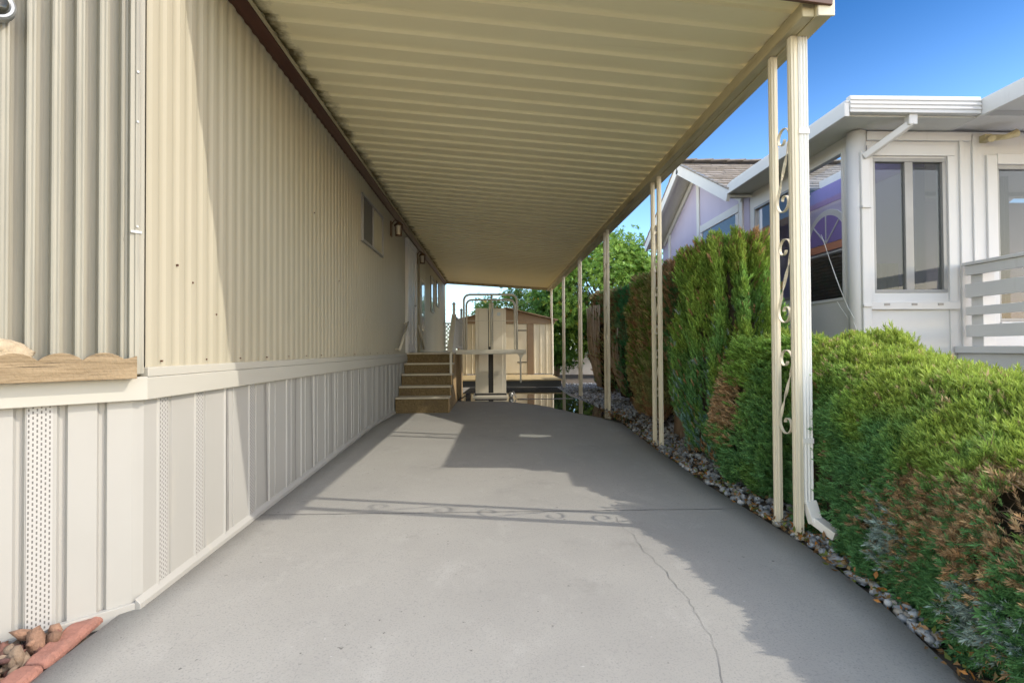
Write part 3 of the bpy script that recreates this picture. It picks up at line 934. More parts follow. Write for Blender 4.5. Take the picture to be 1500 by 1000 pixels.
# lava rock in front of the bay
n = 520; P = []
while len(P) < n:
    x = random.uniform(-2.5, -1.66); y = random.uniform(1.25, 2.36)
    if y - x < 3.90 and x < -1.645 - .07 * (y - 1.3): P.append((x, y))
P = np.array(P)
P3 = np.stack([P[:, 0], P[:, 1], np.array([G(*p) for p in P]) + rng.uniform(-.01, .05, len(P))], 1)
C = np.array([[(.16, .075, .055), (.24, .14, .09), (.22, .16, .11), (.09, .045, .04)][i] for i in rng.integers(0, 4, len(P))]) * rng.uniform(.7, 1.3, (len(P), 1))
tag(rocks('lava_rock', P3, rng.uniform(.022, .046, len(P)), C, M['lava'], ROCKS), 'dark red lava rock filling the bed below the bay wall', 'rock', kind='stuff')

# red scalloped concrete edging, two lengths end to end
def edging(name, a, c, label):
    a = Vector(a); c = Vector(c); d = (c - a).normalized(); s = Vector((d.y, -d.x)); b = MB(); m = 12; L_ = (c - a).length
    prof = [(-.034, 0), (-.034, .018), (-.030, .028), (-.02, .033), (.036, .033), (.048, .027), (.055, .014), (.055, 0)]
    n = 70
    for i in range(n + 1):
        t = i / n; q = a + d * (L_ * t); en = min(t, 1 - t) * L_
        k = min(1, (max(en, .0) / .05)) ** .5 * .25 + .75 if en < .05 else 1
        for (o_, h) in prof:
            p = q + s * (o_ * k + random.uniform(-.0012, .0012)); b.v.append((p.x, p.y, G(p.x, p.y) - .01 + h * k * (1 + .06 * sin(t * 22)) + random.uniform(-.0012, .0012)))
    w_ = len(prof)
    for i in range(n):
        for k in range(w_ - 1): b.f.append((i * w_ + k, i * w_ + k + 1, (i + 1) * w_ + k + 1, (i + 1) * w_ + k))
    b.f.append(tuple(range(w_))); b.f.append(tuple(n * w_ + k for k in range(w_))[::-1])
    return tag(b.build(name, M['brick'], smooth=False, bevel=.004), label, 'edging', 'red edging stones round the lava rock bed')


edging('edging_stone', (-1.615, 1.30), (-1.655, 1.93), 'red concrete edging stone running out of the bottom left corner of the picture')
edging('edging_stone', (-1.66, 1.94), (-1.70, 2.30), 'short red concrete edging stone whose rounded end nearly touches the bay skirting')

# ------------------------------------------------------------------ mobile home
XW = -1.56
home = empty('mobile_home', (-3.2, 9, 0), 'long cream mobile home with ribbed metal siding and pale vinyl skirting', 'mobile home')
s45 = math.sqrt(.5)


def prof_ribs(L_, per, shape):
    out = []; k = 0
    while k * per < L_:
        for (a, d) in shape:
            s = (k + a) * per
            if s <= L_: out.append((s, d))
        k += 1
    out.append((L_, 0)); return out


side = prof_ribs(14.6, .104, [(0, 0), (.12, .001), (.30, .0068), (.5, .0076), (.70, .0068), (.88, .001)])
b = MB(); b.sheet(side, (XW - .007, 2.40, 0), (0, 1, 0), (1, 0, 0), 1.128, 3.44)
sd = b.build('siding', M['siding'], home, recalc=False)
# screws along the foot of the siding
for y in np.arange(2.5, 9, .38):
    b = MB(); b.box(XW - .004, XW + .005, y, y + .008, 1.15, 1.158); b.build('screw_head', M['brown'], home)
for (y, z) in ((2.62, 1.62), (2.75, 1.55), (2.98, 1.40), (8.67, 2.176), (5.33, 1.9), (4.6, 2.4)):
    b = MB(); b.box(XW - .004, XW + .004, y, y + .009, z, z + .009); b.build('screw_head', M['brown'], home)
o_ = (XW, 2.36, 0)
bay = prof_ribs(1.0, .0755, [(0, 0), (.04, .048), (.12, .051), (.20, .047), (.32, .051), (.40, .048), (.45, .0), (.70, .003)])
b = MB(); b.sheet([(s + .045, d) for s, d in bay], (XW - .03, 2.39, 0), (-s45, -s45, 0), (s45, -s45, 0), 1.09, 3.44)
b.build('bay_siding', M['bay'], home, recalc=False)
# corner strip of the bay
Mx = Matrix.Translation((XW, 2.36, 0)) @ Matrix.Rotation(R(-135), 4, 'Z')    # local x runs along the bay, away from the corner
b = MB()
b.box(-.004, .048, -.004, .030, 1.10, 3.44, Mx); b.box(.012, .030, .030, .035, 1.10, 3.44, Mx)
b.box(-.010, .0, -.02, .010, 1.10, 3.44, Mx)
b.build('corner_trim', M['bay'], home, bevel=.002)
for z in (1.74, 2.2, 2.42):
    b = MB(); b.box(.018, .026, .034, .039, z, z + .009, Mx); b.build('screw_head', M['galv'], home)
b = MB(); b.box(.006, .046, .0345, .039, 1.715, 1.726, Mx); b.build('trim_clip', M['galv'], home)
# belt band: small ledge, then a wide flat band
b = MB(); b.box(XW - .06, XW + .020, 2.38, 17, 1.085, 1.128); b.box(XW - .06, XW + .030, 2.36, 17, .985, 1.084)
b.box(-.02, 1.3, -.02, .032, .985, 1.088, Mx)
b.build('belt_band', M['belt'], home, bevel=.004)
# skirting
spr = [(0, .0), (.30, .0), (.325, .007), (.345, .007), (.36, .0), (.62, .0), (.635, -.012), (.66, -.012), (.68, .0)]
sk_ = prof_ribs(14.6, .30, spr)
b = MB(); b.sheet(sk_, (XW + .0, 2.38, 0), (0, 1, 0), (1, 0, 0), .0, .985)
sp2 = []
for k in range(9):
    s = k * .128
    sp2 += [(s, 0), (s + .088, 0), (s + .094, -.020), (s + .112, -.020), (s + .122, 0)]
b.sheet([(a + .03, d) for a, d in sp2], (XW, 2.36, 0), (-s45, -s45, 0), (s45, -s45, 0), .0, .985)
b.add([(XW, 2.38, 0), (XW, 2.38, .985), (XW - .03 * s45, 2.36 - .03 * s45, .985), (XW - .03 * s45, 2.36 - .03 * s45, 0)], [(0, 1, 2, 3)])
b.build('skirting', M['skirt'], home, recalc=False)
# wavy joints between the vinyl panels on the driveway side
for k, y in enumerate((3.1, 3.62, 4.15, 4.5, 5.05, 5.6, 6.1, 6.65, 7.2, 7.7)):
    ph = random.uniform(0, 6); am = random.uniform(.004, .03)
    b = MB(); pts = [(XW + .0095, y + am * sin(ph + z * 3.2), z) for z in np.linspace(G(XW, y) + .05, .98, 14)]
    for i, p in enumerate(pts):
        b.v += [(p[0], p[1] - .005, p[2]), (p[0], p[1] + .005, p[2])]
        m_ = len(b.v)
        if i: b.f.append((m_ - 4, m_ - 3, m_ - 1, m_ - 2))
    b.build('panel_joint', M['crack'], home)
# bottom channel
b = MB(); yy = list(np.arange(2.33, 8.25, .5)) + [8.3]
for i in range(len(yy) - 1):
    z0, z1 = G(XW, yy[i]), G(XW, yy[i + 1])
    b.add([(XW, yy[i], z0 - .02), (XW + .022, yy[i], z0 - .02), (XW + .022, yy[i], z0 + .022), (XW, yy[i], z0 + .045), (XW, yy[i + 1], z1 - .02), (XW + .022, yy[i + 1], z1 - .02), (XW + .022, yy[i + 1], z1 + .022), (XW, yy[i + 1], z1 + .045)],
          [(1, 5, 6, 2), (2, 6, 7, 3)] + ([(0, 1, 2, 3)] if i == 0 else []))
z0 = G(XW, 2.3)
b.box(-.016, 1.2, -.01, .020, z0 - .04, z0 + .028, Mx)
b.build('bottom_channel', M['skirt'], home, bevel=.002)


# perforated strips
def vent_strip(p0, d, nrm, wd, z0, z1):
    p0 = Vector(p0); d = Vector(d); nrm = Vector(nrm)
    q = [p0 + nrm * .003, p0 + d * wd + nrm * .003]
    me = bpy.data.meshes.new('vent_strip')
    vs = [(q[0].x, q[0].y, z0), (q[1].x, q[1].y, z0), (q[1].x, q[1].y, z1), (q[0].x, q[0].y, z1)]
    off = ORG[home.name]
    me.from_pydata([(v[0] - off.x, v[1] - off.y, v[2] - off.z) for v in vs], [], [(0, 1, 2, 3)])
    uv = me.uv_layers.new(name='UVMap')
    for i, c in enumerate([(0, 0), (wd, 0), (wd, z1 - z0), (0, z1 - z0)]): uv.data[i].uv = c
    me.materials.append(M['vent'])
    o = bpy.data.objects.new('vent_strip', me); col.objects.link(o); o.parent = home


for y in (2.475, 2.775, 3.375, 3.975, 4.575, 5.475): vent_strip((XW, y, 0), (0, 1, 0), (1, 0, 0), .07, G(XW, y) + .05, .984)
d_ = .03 + .128 * 2 + .006
vent_strip((XW - s45 * (d_ + .078), 2.36 - s45 * (d_ + .078), 0), (s45, s45, 0), (s45, -s45, 0), .078, .10, .984)
# top brown ledger where the carport meets the wall belongs to the carport; body behind the siding
b = MB(); b.box(-6.2, XW - .03, 2.5, 17, .9, 3.5); b.build('inner_wall', M['siding'], home)
b = MB(); b.prism([(-6.4, 3.5), (-1.62, 3.5), (-1.62, 3.56), (-4, 3.9), (-6.4, 3.56)], 'y', 1.3, 17.1); b.build('roof', M['rooftop'], home)
b = MB(); b.box(-6.2, -2.3, 1.62, 2.5, .9, 3.5); b.box(-6.2, -2.24, 1.56, 1.62, 0, 3.5); b.build('bay_front', M['siding'], home)
# end corner trim
b = MB(); b.box(XW - .04, XW + .02, 16.94, 17.0, .2, 3.44); b.build('end_trim', M['galv'], home)


def wall_window(y0, y1, z0, z1, split, panes, frame=M['alu'], out=.026):
    """slider on the driveway wall"""
    b = MB(); t = .03
    b.box(XW - .01, XW + out, y0, y1, z1 - t, z1); b.box(XW - .01, XW + out, y0, y1, z0, z0 + t)
    b.box(XW - .01, XW + out, y0, y0 + t, z0 + t, z1 - t); b.box(XW - .01, XW + out, y1 - t, y1, z0 + t, z1 - t)
    if split: b.box(XW - .01, XW + out - .004, split - .016, split + .016, z0 + t, z1 - t)
    fr = b.build('window', frame, home, bevel=.002)
    xs_ = [y0 + t, split, y1 - t] if split else [y0 + t, y1 - t]
    for i in range(len(xs_) - 1):
        a = xs_[i] + (.016 if (split and i) else 0); c = xs_[i + 1] - (.016 if (split and i == 0) else 0)
        b = MB(); b.box(XW - .005, XW + .006, a, c, z0 + t, z1 - t); b.build('pane', panes[i], fr)


M['darkpane'] = paint('dark_glass', (.05, .05, .04), None, .06, spec=.5)
M['palepane'] = paint('curtained_glass', (.50, .48, .38), (.42, .40, .30), .08, (6, 2, .6), spec=.5)
M['skypane'] = paint('bright_glass', (.5, .56, .58), None, .04, spec=.7)
wall_window(6.22, 7.38, 2.50, 3.08, 6.78, [M['screen'], M['palepane']])
wall_window(13.05, 13.75, 2.15, 3.05, None, [M['skypane']])
wall_window(14.35, 15.0, 2.40, 3.10, None, [M['skypane']])
# front door
b = MB(); b.box(XW, XW + .06, 9.30, 9.40, 1.14, 3.20); b.box(XW, XW + .06, 10.25, 10.34, 1.14, 3.20); b.box(XW, XW + .06, 9.40, 10.25, 3.11, 3.20)
b.build('door_trim', M['white'], home, bevel=.004)
b = MB(); b.box(XW, XW + .035, 9.40, 10.25, 1.15, 3.11)
for z0, z1 in ((1.3, 2.0), (2.15, 2.95)):
    b.box(XW + .035, XW + .045, 9.52, 9.78, z0, z1); b.box(XW + .035, XW + .045, 9.88, 10.14, z0, z1)
dr = b.build('door', M['white'], home, bevel=.003)
b = MB(); b.tube([(XW + .035, 10.17, 2.05), (XW + .09, 10.17, 2.05)], .012); b.tube([(XW + .085, 10.17, 2.05), (XW + .09, 10.06, 2.05)], .01); b.build('handle', M['galv'], dr)
# second door with a tall light
b = MB(); b.box(XW, XW + .035, 10.95, 11.90, 1.14, 3.12); d2 = b.build('door', M['siding'], home, bevel=.004)
b = MB(); b.box(XW + .035, XW + .042, 11.2, 11.6, 1.6, 2.75); b.build('pane', M['skypane'], d2)

# ------------------------------------------------------------------ carport
port = empty('carport', (1.85, 9, .1), 'cream metal carport with a ribbed pan roof on paired posts over the driveway', 'carport')
SK = .06           # ribs run slightly askew


def rz(x): return 3.365 - .05 * (x + 1.47)


b = MB(); per = .2; ylen = 13.9; prof = []; k = 0
while k * per < ylen:
    for (a, d) in [(0, 0), (.10, .0), (.45, .003), (.64, .005), (.68, .017), (.80, .020), (.92, .018), (.97, -.002)]: prof.append(((k + a) * per, d))
    k += 1
xs_ = np.linspace(-1.50, 1.84, 9)
for (s, d) in prof:
    for x in xs_:
        b.v.append((x, 2.63 + s + SK * (x + 1.5) * (1 + s / ylen * 1.3), rz(x) + d))
m_ = len(xs_)
for i in range(len(prof) - 1):
    for j in range(m_ - 1): b.f.append((i * m_ + j, i * m_ + j + 1, (i + 1) * m_ + j + 1, (i + 1) * m_ + j))
nb = len(b.v)
b.add([(-1.50, 2.63, 3.45), (1.84, 2.88, 3.26), (1.84, 17.0, 3.26), (-1.50, 16.6, 3.45)], [(0, 1, 2, 3)])
b.build('roof_panel', M['ceil'], port, recalc=False)
b = MB(); b.bar((-1.52, 2.62, 3.40), (1.95, 2.87, 3.215), .02, .13); b.build('front_fascia', M['brown'], port, bevel=.003)
b = MB(); b.bar((-1.52, 16.62, 3.36), (1.95, 17.05, 3.185), .03, .13); b.build('rear_fascia', M['beam'], port, bevel=.003)
b = MB(); b.prism([(-1.568, 3.285), (-1.535, 3.285), (-1.505, 3.31), (-1.485, 3.325), (-1.485, 3.355), (-1.515, 3.375), (-1.515, 3.43), (-1.568, 3.43)], 'y', 2.66, 16.9)
b.build('wall_ledger', M['brown'], port, bevel=.003)
b = MB(); b.prism([(-1.484, 3.335), (-1.46, 3.335), (-1.46, 3.342), (-1.477, 3.342), (-1.477, 3.40), (-1.484, 3.40)], 'y', 2.70, 16.9); b.build('flashing', M['beam'], port)
b = MB(); b.box(1.795, 1.865, 2.90, 17.05, 3.105, 3.192); b.build('side_beam', M['beam'], port, bevel=.004)
b = MB(); b.prism([(1.866, 3.098), (1.955, 3.098), (1.965, 3.115), (1.965, 3.225), (1.950, 3.225), (1.950, 3.118), (1.881, 3.118), (1.881, 3.225), (1.866, 3.225)], 'y', 2.885, 17.08)
b.build('gutter', M['beam'], port, bevel=.002)
b = MB(); b.box(1.87, 1.968, 2.872, 2.884, 3.096, 3.228); b.build('gutter_cap', M['post'], port, bevel=.003)


def post_mesh(y, wd):
    z0 = G(1.85, y) - .03; b = MB(); h = wd / 2
    b.box(1.85 - h, 1.85 + h, y - h, y + h, z0, 3.104)
    # raised ribs on the two faces
    b.box(1.85 - .007, 1.85 + .007, y - h - .004, y - h + .001, z0, 3.10); b.box(1.85 - h - .004, 1.85 - h + .001, y - .007, y + .007, z0, 3.10)
    b.box(1.85 - h - .008, 1.85 + h + .008, y - h - .008, y + h + .008, z0, z0 + .05 - .02)
    return b


def scroll_path(y0, y1, zt, zb):
    """one S scroll between two posts, in the plane x = 1.85"""
    w_ = y1 - y0; r0 = w_ * .46; pts = []
    ct = (y0 + w_ * .52, zt - r0); cb = (y0 + w_ * .48, zb + r0)
    for t in np.linspace(0, 1, 30):       # inner curl of the top, unwinding to the far post
        a = -pi * .9 + t * (pi * 2.0); rr = r0 * (.25 + .75 * t); pts.append((ct[0] + rr * cos(a), ct[1] + rr * sin(a)))
    p1 = pts[-1]; q = []
    for t in np.linspace(0, 1, 30):
        a = pi * .1 - t * (pi * 2.0); rr = r0 * (1 - .75 * t); q.append((cb[0] + rr * cos(a), cb[1] + rr * sin(a)))
    # straight run
    for t in np.linspace(.1, .9, 14): pts.append((p1[0] + (q[0][0] - p1[0]) * t, p1[1] + (q[0][1] - p1[1]) * t))
    return [(1.85, y, z) for y, z in pts + q]


def flatbar(b, pts, wd, th):
    """flat iron ribbon: wide across x, thin in the plane"""
    m = len(pts); base = len(b.v)
    for i, p in enumerate(pts):
        p = Vector(p); d = (Vector(pts[min(i + 1, m - 1)]) - Vector(pts[max(i - 1, 0)])).normalized(); nn = Vector((0, -d.z, d.y))
        tw = 0
        if 30 <= i < 44: tw = (i - 30) / 14 * pi * 2
        ax = Vector((1, 0, 0)) * cos(tw) + nn * sin(tw); bx = nn * cos(tw) - Vector((1, 0, 0)) * sin(tw)
        for s, t in ((-1, -1), (1, -1), (1, 1), (-1, 1)): b.v.append(tuple(p + ax * s * wd / 2 + bx * t * th / 2))
    for i in range(m - 1):
        for k in range(4):
            k2 = (k + 1) % 4; b.f.append((base + i * 4 + k, base + i * 4 + k2, base + (i + 1) * 4 + k2, base + (i + 1) * 4 + k))


for k in range(6):
    yn = 3.10 + 2.57 * k; yf = yn + .225; wd = .042
    if k == 5: yn, yf = 16.15, 16.38
    for y in (yn, yf): post_mesh(y, wd if k else (.044 if y == yn else .042)).build('post', M['post'], port, bevel=.003)
    b = MB(); zt = 2.60
    for j in range(3 if k == 0 else 4):
        flatbar(b, scroll_path(yn + .024, yf - .024, zt - .70 * j, zt - .56 - .70 * j) if zt - .56 - .7 * j > .35 else [(1.85, yn + .02, .4), (1.85, yf - .02, .4)], .018, .005)
    b.build('scrollwork', M['post'], port)
# downspout at the foremost post: fluted pipe and a kicked-out foot
b = MB(); x0, x1, y0, y1 = 1.873, 1.93, 3.075, 3.125
fl = []
for i in range(13): fl.append((x0 + (x1 - x0) * i / 12, y0 + (.006 if i % 4 in (1, 2) else 0)))
fl += [(x1, y1), (x0, y1)]
b.prism(fl, 'z', G(1.9, 3.1) + .19, 3.10)
dp = b.build('downspout', M['downpipe'], port)
b = MB(); zf = G(1.9, 3.1); b.bar((1.916, 3.10, zf + .20), (1.925, 3.05, zf + .08), .066, .054, (0, 1, 0)); b.bar((1.922, 3.075, zf + .105), (1.975, 2.93, zf + .045), .066, .05); b.build('outlet', M['downpipe'], dp, bevel=.004)
for z in (.62, 2.5):
    b = MB(); b.box(1.870, 1.934, 3.071, 3.128, z, z + .03); b.build('strap', M['downpipe'], dp)

# ------------------------------------------------------------------ wall lanterns
def lantern(y, z, label, first=None):
    e = empty('wall_lantern', (XW, y, z), label, 'lamp', 'lanterns on the mobile home wall')
    if first is not None:
        for ch in first.children:
            c = ch.copy(); col.objects.link(c); c.parent = e
            for g in ch.children:
                d = g.copy(); col.objects.link(d); d.parent = c
        return e
    x = XW
    b = MB(); b.box(x, x + .018, y - .05, y + .05, z - .13, z + .10); b.tube(rounded([(x + .01, y, z + .05), (x + .06, y, z + .13), (x + .12, y, z + .10)], .03), .008)
    b.build('bracket', M['bronze'], e, bevel=.004)
    b = MB()
    for sx, sy in ((-1, -1), (1, -1), (1, 1), (-1, 1)):
        b.bar((x + .12 + sx * .048, y + sy * .048, z + .04), (x + .12 + sx * .036, y + sy * .036, z - .11), .008, .008)
    b.lathe([(.075, .035), (.07, .05), (.03, .09), (.012, .10)], (x + .12, y, z), 4); b.lathe([(.052, -.125), (.052, -.11)], (x + .12, y, z), 12)
    c = b.build('cage', M['bronze'], e)
    b = MB(); b.lathe([(.034, -.108), (.045, .034)], (x + .12, y, z), 12); b.build('glass', M['frost'], c, smooth=False)
    return e


l0 = lantern(8.02, 3.07, 'bronze carriage lantern on the wall between the small slider window and the white door')
lantern(10.72, 3.09, 'bronze carriage lantern on the wall just past the white door', l0)

# ------------------------------------------------------------------ planter shelf on the bay
pb_ = empty('window_box', (-1.85, 2.0, 1.085), 'weathered wooden box with a scalloped front on the bay wall', 'planter')
# local frame: x along the bay away from the corner, y out from the bay
b = MB(); pts = [(.03, 1.083), (.03, 1.20)]
x = .03; 
top = []
for t in np.linspace(.03, .075, 5): top.append((t, 1.180 - .012 * sin((t - .03) / .045 * pi / 2)))
xx = .075
while xx < 1.1:
    for t in np.linspace(0, 1, 11)[1:]: top.append((xx + .135 * t, 1.165 + .03 * sin(pi * t) ** .75))
    xx += .135
poly = [(.03, 1.083)] + top + [(xx, 1.083)]
n = len(poly); vs = []
for yy in (.062, .084):
    for (a, z) in poly: vs.append(Mx @ Vector((a, yy, z)))
b.add(vs, [tuple(range(n)), tuple(range(n, 2 * n))[::-1]] + [(i, (i + 1) % n, n + (i + 1) % n, n + i) for i in range(n)])
b.build('front_board', M['wood'], pb_, bevel=.002)
b = MB(); b.box(.032, 1.1, .032, .0615, 1.09, 1.112, Mx); b.box(.03, .05, .03, .0615, 1.113, 1.17, Mx); b.build('bottom_board', M['wood'], pb_)
b = MB()
def stone(b, c, s, seed, temps=LUMPS):
    tv, tf = temps[seed % 6]; r = random.Random(seed)
    rot = Matrix.Rotation(r.uniform(0, 6), 3, 'Z') @ Matrix.Rotation(r.uniform(-.4, .4), 3, 'X')
    b.add([Vector(c) + rot @ Vector((v[0] * s[0], v[1] * s[1], v[2] * s[2])) for v in tv], [tuple(f) for f in tf])
for k, a in enumerate((.15, .24, .20)):
    b = MB(); p = Mx @ Vector((a, .040, 1.150)); stone(b, p, (.032, .028, .022), 60 + k)
    tag(b.build('white_pebble', M['pebble'], smooth=True), ['white pebble in the dip of the scalloped wooden box nearest the bay corner', 'white pebble in the second dip of the scalloped wooden box from the bay corner', 'white pebble behind the rounded top of the scalloped box, between two other pebbles'][k], 'pebble', 'white pebbles in the window box')
b = MB(); import bmesh
bm = bmesh.new(); bmesh.ops.create_icosphere(bm, subdivisions=4, radius=1)
c0 = Mx @ Vector((.50, .03, 1.19))
vv = np.array([v.co[:] for v in bm.verts]); f1 = fbm(vv, 2.2); f2 = fbm(vv, 7)
for v, a_, b_ in zip(bm.verts, f1, f2): v.co *= .75 + .5 * a_ + .18 * b_
loc = [Matrix.Rotation(R(45), 3, 'Z') @ Vector((v.co.x * .135, v.co.y * .05, v.co.z * .058)) + c0 for v in bm.verts]
b.add(loc, [tuple(v.index for v in f.verts) for f in bm.faces]); bm.free()
tag(b.build('tan_rock', M['strawrock'], smooth=True), 'rough tan rock sitting in the wooden box at the left edge of the picture', 'rock')
# round fitting on the bay
fx = empty('round_gauge', Mx @ Vector((.47, .03, 2.5)), 'round grey metal fitting with a dark face high on the bay wall', 'gauge')
Mg = Mx @ Matrix.Translation((.470, .028, 2.505)) @ Matrix.Rotation(R(-90), 4, 'X')
def lathe_m(prof, n=28):
    b = MB(); b.lathe(prof, (0, 0, 0), n); b.v = [tuple(Mg @ Vector(p)) for p in b.v]; return b
lathe_m([(.060, 0), (.060, .028), (.054, .036), (.048, .036)]).build('ring', M['galv'], fx, smooth=False)
lathe_m([(.047, .034), (.035, .050), (.0, .056)]).build('glass_dome', M['darkpane'], fx, smooth=True)

# ------------------------------------------------------------------ entry steps
st = empty('entry_steps', (-1.1, 9, .2), 'five carpeted wooden steps with pale nosings rising to the white door', 'steps')
Yt = [8.25, 8.56, 8.82, 9.08, 9.34]; Zt = [.445, .600, .787, .962, 1.140]; X0, X1 = -1.545, -.70
for i in range(5):
    ye = Yt[i + 1] + .02 if i < 4 else 11.9
    b = MB(); b.box(X0, X1 - .012, Yt[i] + .02, ye, .17 if i == 0 else Zt[i - 1] - .01, Zt[i] - .026); b.build('riser', M['carpet'], st, bevel=.006)
    b = MB(); b.box(X0, X1 + .01, Yt[i], (Yt[i + 1] + .03 if i < 4 else 11.92), Zt[i] - .026, Zt[i]); b.build('tread', M['tread'], st, bevel=.004)
b = MB(); poly = [(8.28, .17), (8.28, .41)]
for i in range(1, 5): poly += [(Yt[i] + .01, Zt[i - 1] - .03), (Yt[i] + .01, Zt[i] - .03)]
poly += [(11.9, 1.11), (11.9, .17)]
b.prism(poly, 'x', X1 - .011, X1 + .004); b.build('stair_side', M['stairside'], st)
b = MB(); xr = -.715
b.bar((xr, 8.86, .79), (xr, 8.86, 1.27), .04, .04, (0, 1, 0)); b.build('newel', M['rail'], st, bevel=.003)
b = MB(); b.bar((xr, 8.62, 1.17), (xr, 9.62, 1.83), .085, .04); b.build('handrail', M['rail'], st, bevel=.006)
for y, zt in ((9.6, 2.02), (11.85, 2.08)):
    b = MB(); b.bar((xr, y, 1.14), (xr, y, zt), .05, .05, (0, 1, 0)); b.lathe([(.03, 0), (.035, .02), (.0, .06)], (xr, y, zt), 10); b.build('newel', M['white'], st, bevel=.003)
b = MB(); b.bar((xr, 9.62, 1.80), (xr, 11.85, 1.80), .06, .04); b.bar((xr, 9.62, 1.24), (xr, 11.85, 1.24), .04, .04); b.build('handrail', M['white'], st, bevel=.004)
for y in np.arange(9.75, 11.8, .2):
    b = MB(); b.box(xr - .014, xr + .014, y - .014, y + .014, 1.26, 1.78); b.build('baluster', M['white'], st)
for ya, za, yb, zb in ((8.35, 1.19, 9.2, 1.68), (10.45, 1.68, 11.3, 1.22)):
    b = MB(); xg = XW + .07
    b.tube([(xg, ya, za), (xg, yb, zb)], .02, 10)
    for y, z in ((ya + .04, za + .02 * (1 if zb > za else -1)), (yb - .04, zb - .02 * (1 if zb > za else -1))): b.tube([(XW, y, z), (xg, y, z)], .012, 8)
    b.build('grab_rail', M['rail'], st, smooth=True)

# ------------------------------------------------------------------ wheelchair lift
lf_ = empty('wheelchair_lift', (-.05, 10.6, .2), 'beige vertical wheelchair lift with tube railings round its raised platform', 'wheelchair lift')
for a, c in ((-.37, -.100), (.005, .275)):
    b = MB(); b.box(a, c, 10.92, 11.36, .27, 2.06)
    b.box(a + (.07 if a < -.2 else .0), c - (0 if a < -.2 else .07), 10.912, 10.921, .275, 2.04)
    b.build('tower_cover', M['lift'], lf_, bevel=.006)
b = MB(); b.box(-.099, .004, 11.02, 11.3, .27, 2.03); b.build('mast_slot', M['black'], lf_)
b = MB(); b.box(-.085, -.05, 10.97, 11.02, 1.25, 2.1); b.box(-.08, .02, 10.95, 11.1, 2.065, 2.17); b.build('mast', M['lift'], lf_, bevel=.004)
b = MB(); b.box(-.42, .30, 10.80, 11.5, .195, .232); b.build('base_plate', M['lift'], lf_, bevel=.004)
b = MB(); b.box(-.385, .285, 10.90, 10.94, .233, .272); b.build('base_bar', M['black'], lf_)
b = MB(); b.box(-.76, .62, 9.75, 10.83, 1.105, 1.19); b.box(-.75, .61, 9.745, 9.75, 1.12, 1.175); b.build('platform', M['liftrail'], lf_, bevel=.004)
for y, zt in ((9.82, 2.23), (10.76, 2.22)):
    b = MB(); b.tube(rounded([(-.545, y, 1.19), (-.545, y, zt), (.455, y, zt), (.455, y, 1.19)], .13, 8), .021, 10); b.build('hoop_rail', M['liftrail'], lf_, smooth=True)
b = MB(); b.tube([(-.02, 9.82, 1.15), (-.02, 9.82, 2.22)], .021, 10); b.build('rail_post', M['liftrail'], lf_, smooth=True)
b = MB(); b.tube([(-.54, 9.82, 1.74), (.45, 9.82, 1.735)], .006, 6); b.build('mid_wire', M['liftrail'], lf_)
b = MB(); b.tube([(.52, 9.85, 1.10), (.525, 9.85, .56)], .016, 8); b.prism([(.47, 1.104), (.59, 1.104), (.53, 1.01)], 'y', 9.8, 9.9); b.build('support_arm', M['liftrail'], lf_)
b = MB(); b.box(.09, .16, 10.905, 10.9115, 1.90, 1.97); b.build('sticker', M['sheen'], lf_)
b = MB(); b.box(-.56, -.46, 10.6, 10.75, .2, .30); b.tube(rounded([(-.5, 10.6, .3), (-.6, 10.4, .24), (-.68, 10.2, .21)], .08), .012); b.build('pump', M['black'], lf_, bevel=.01)
b = MB(); b.lathe([(.03, 0), (.05, .03), (.05, .08), (.03, .11)], (.37, 10.7, .2), 14); b.tube(rounded([(.37, 10.7, .3), (.42, 10.6, .34), (.46, 10.5, .22)], .05), .01); b.build('drain_fitting', M['galv'], lf_)

# ------------------------------------------------------------------ shed and its deck
dk = empty('shed_deck', (.2, 14.9, .2), 'low wooden deck with a dark skirt in front of the tan shed', 'deck')
for k in range(18):
    b = MB(); y = 13.72 + k * .142; b.box(-1.3, 1.83, y, y + .136, .36, .392); b.build('deck_board', M['deckwood'], dk, bevel=.003)
b = MB(); b.box(-1.28, 1.81, 13.745, 16.2, .19, .358); b.build('deck_skirt', M['darkwood'], dk)
sh = empty('garden_shed', (.43, 17.4, .39), 'tan metal garden shed with brown trim and a low gable roof', 'shed')
rib = lambda L_: prof_ribs(L_, .19, [(0, 0), (.08, .012), (.2, .012), (.28, 0)])
b = MB()
b.sheet(rib(.50), (-1.06, 16.30, 0), (1, 0, 0), (0, -1, 0), .42, 2.08); b.sheet(rib(.62), (1.28, 16.30, 0), (1, 0, 0), (0, -1, 0), .42, 2.08)
b.sheet(rib(2.3), (1.9, 16.32, 0), (0, 1, 0), (1, 0, 0), .40, 2.08); b.sheet(rib(2.3), (-1.06, 16.32, 0), (0, 1, 0), (-1, 0, 0), .40, 2.08)
b.box(-1.05, 1.89, 18.6, 18.62, .4, 2.08)
b.build('wall', M['shedwall'], sh, recalc=False)
b = MB(); b.box(-.56, 1.08, 16.31, 16.33, .40, 2.0); b.build('door_recess', M['shedwall'], sh)
for a, c in ((-.54, .255), (.265, 1.06)):
    b = MB(); b.box(a, c, 16.28, 16.309, .44, 1.98); d = b.build('door', M['shedwall'], sh, bevel=.004)
    xh = a if a < 0 else c
    for z in (.78, 1.78):
        b = MB(); b.box(xh - .30 if a > 0 else xh, xh if a > 0 else xh + .3, 16.272, 16.279, z - .015, z + .015); b.build('hinge', M['black'], d)
b = MB(); b.tube([(.32, 16.25, 1.2), (.32, 16.25, 1.34)], .012); b.build('handle', M['black'], d)
b = MB()
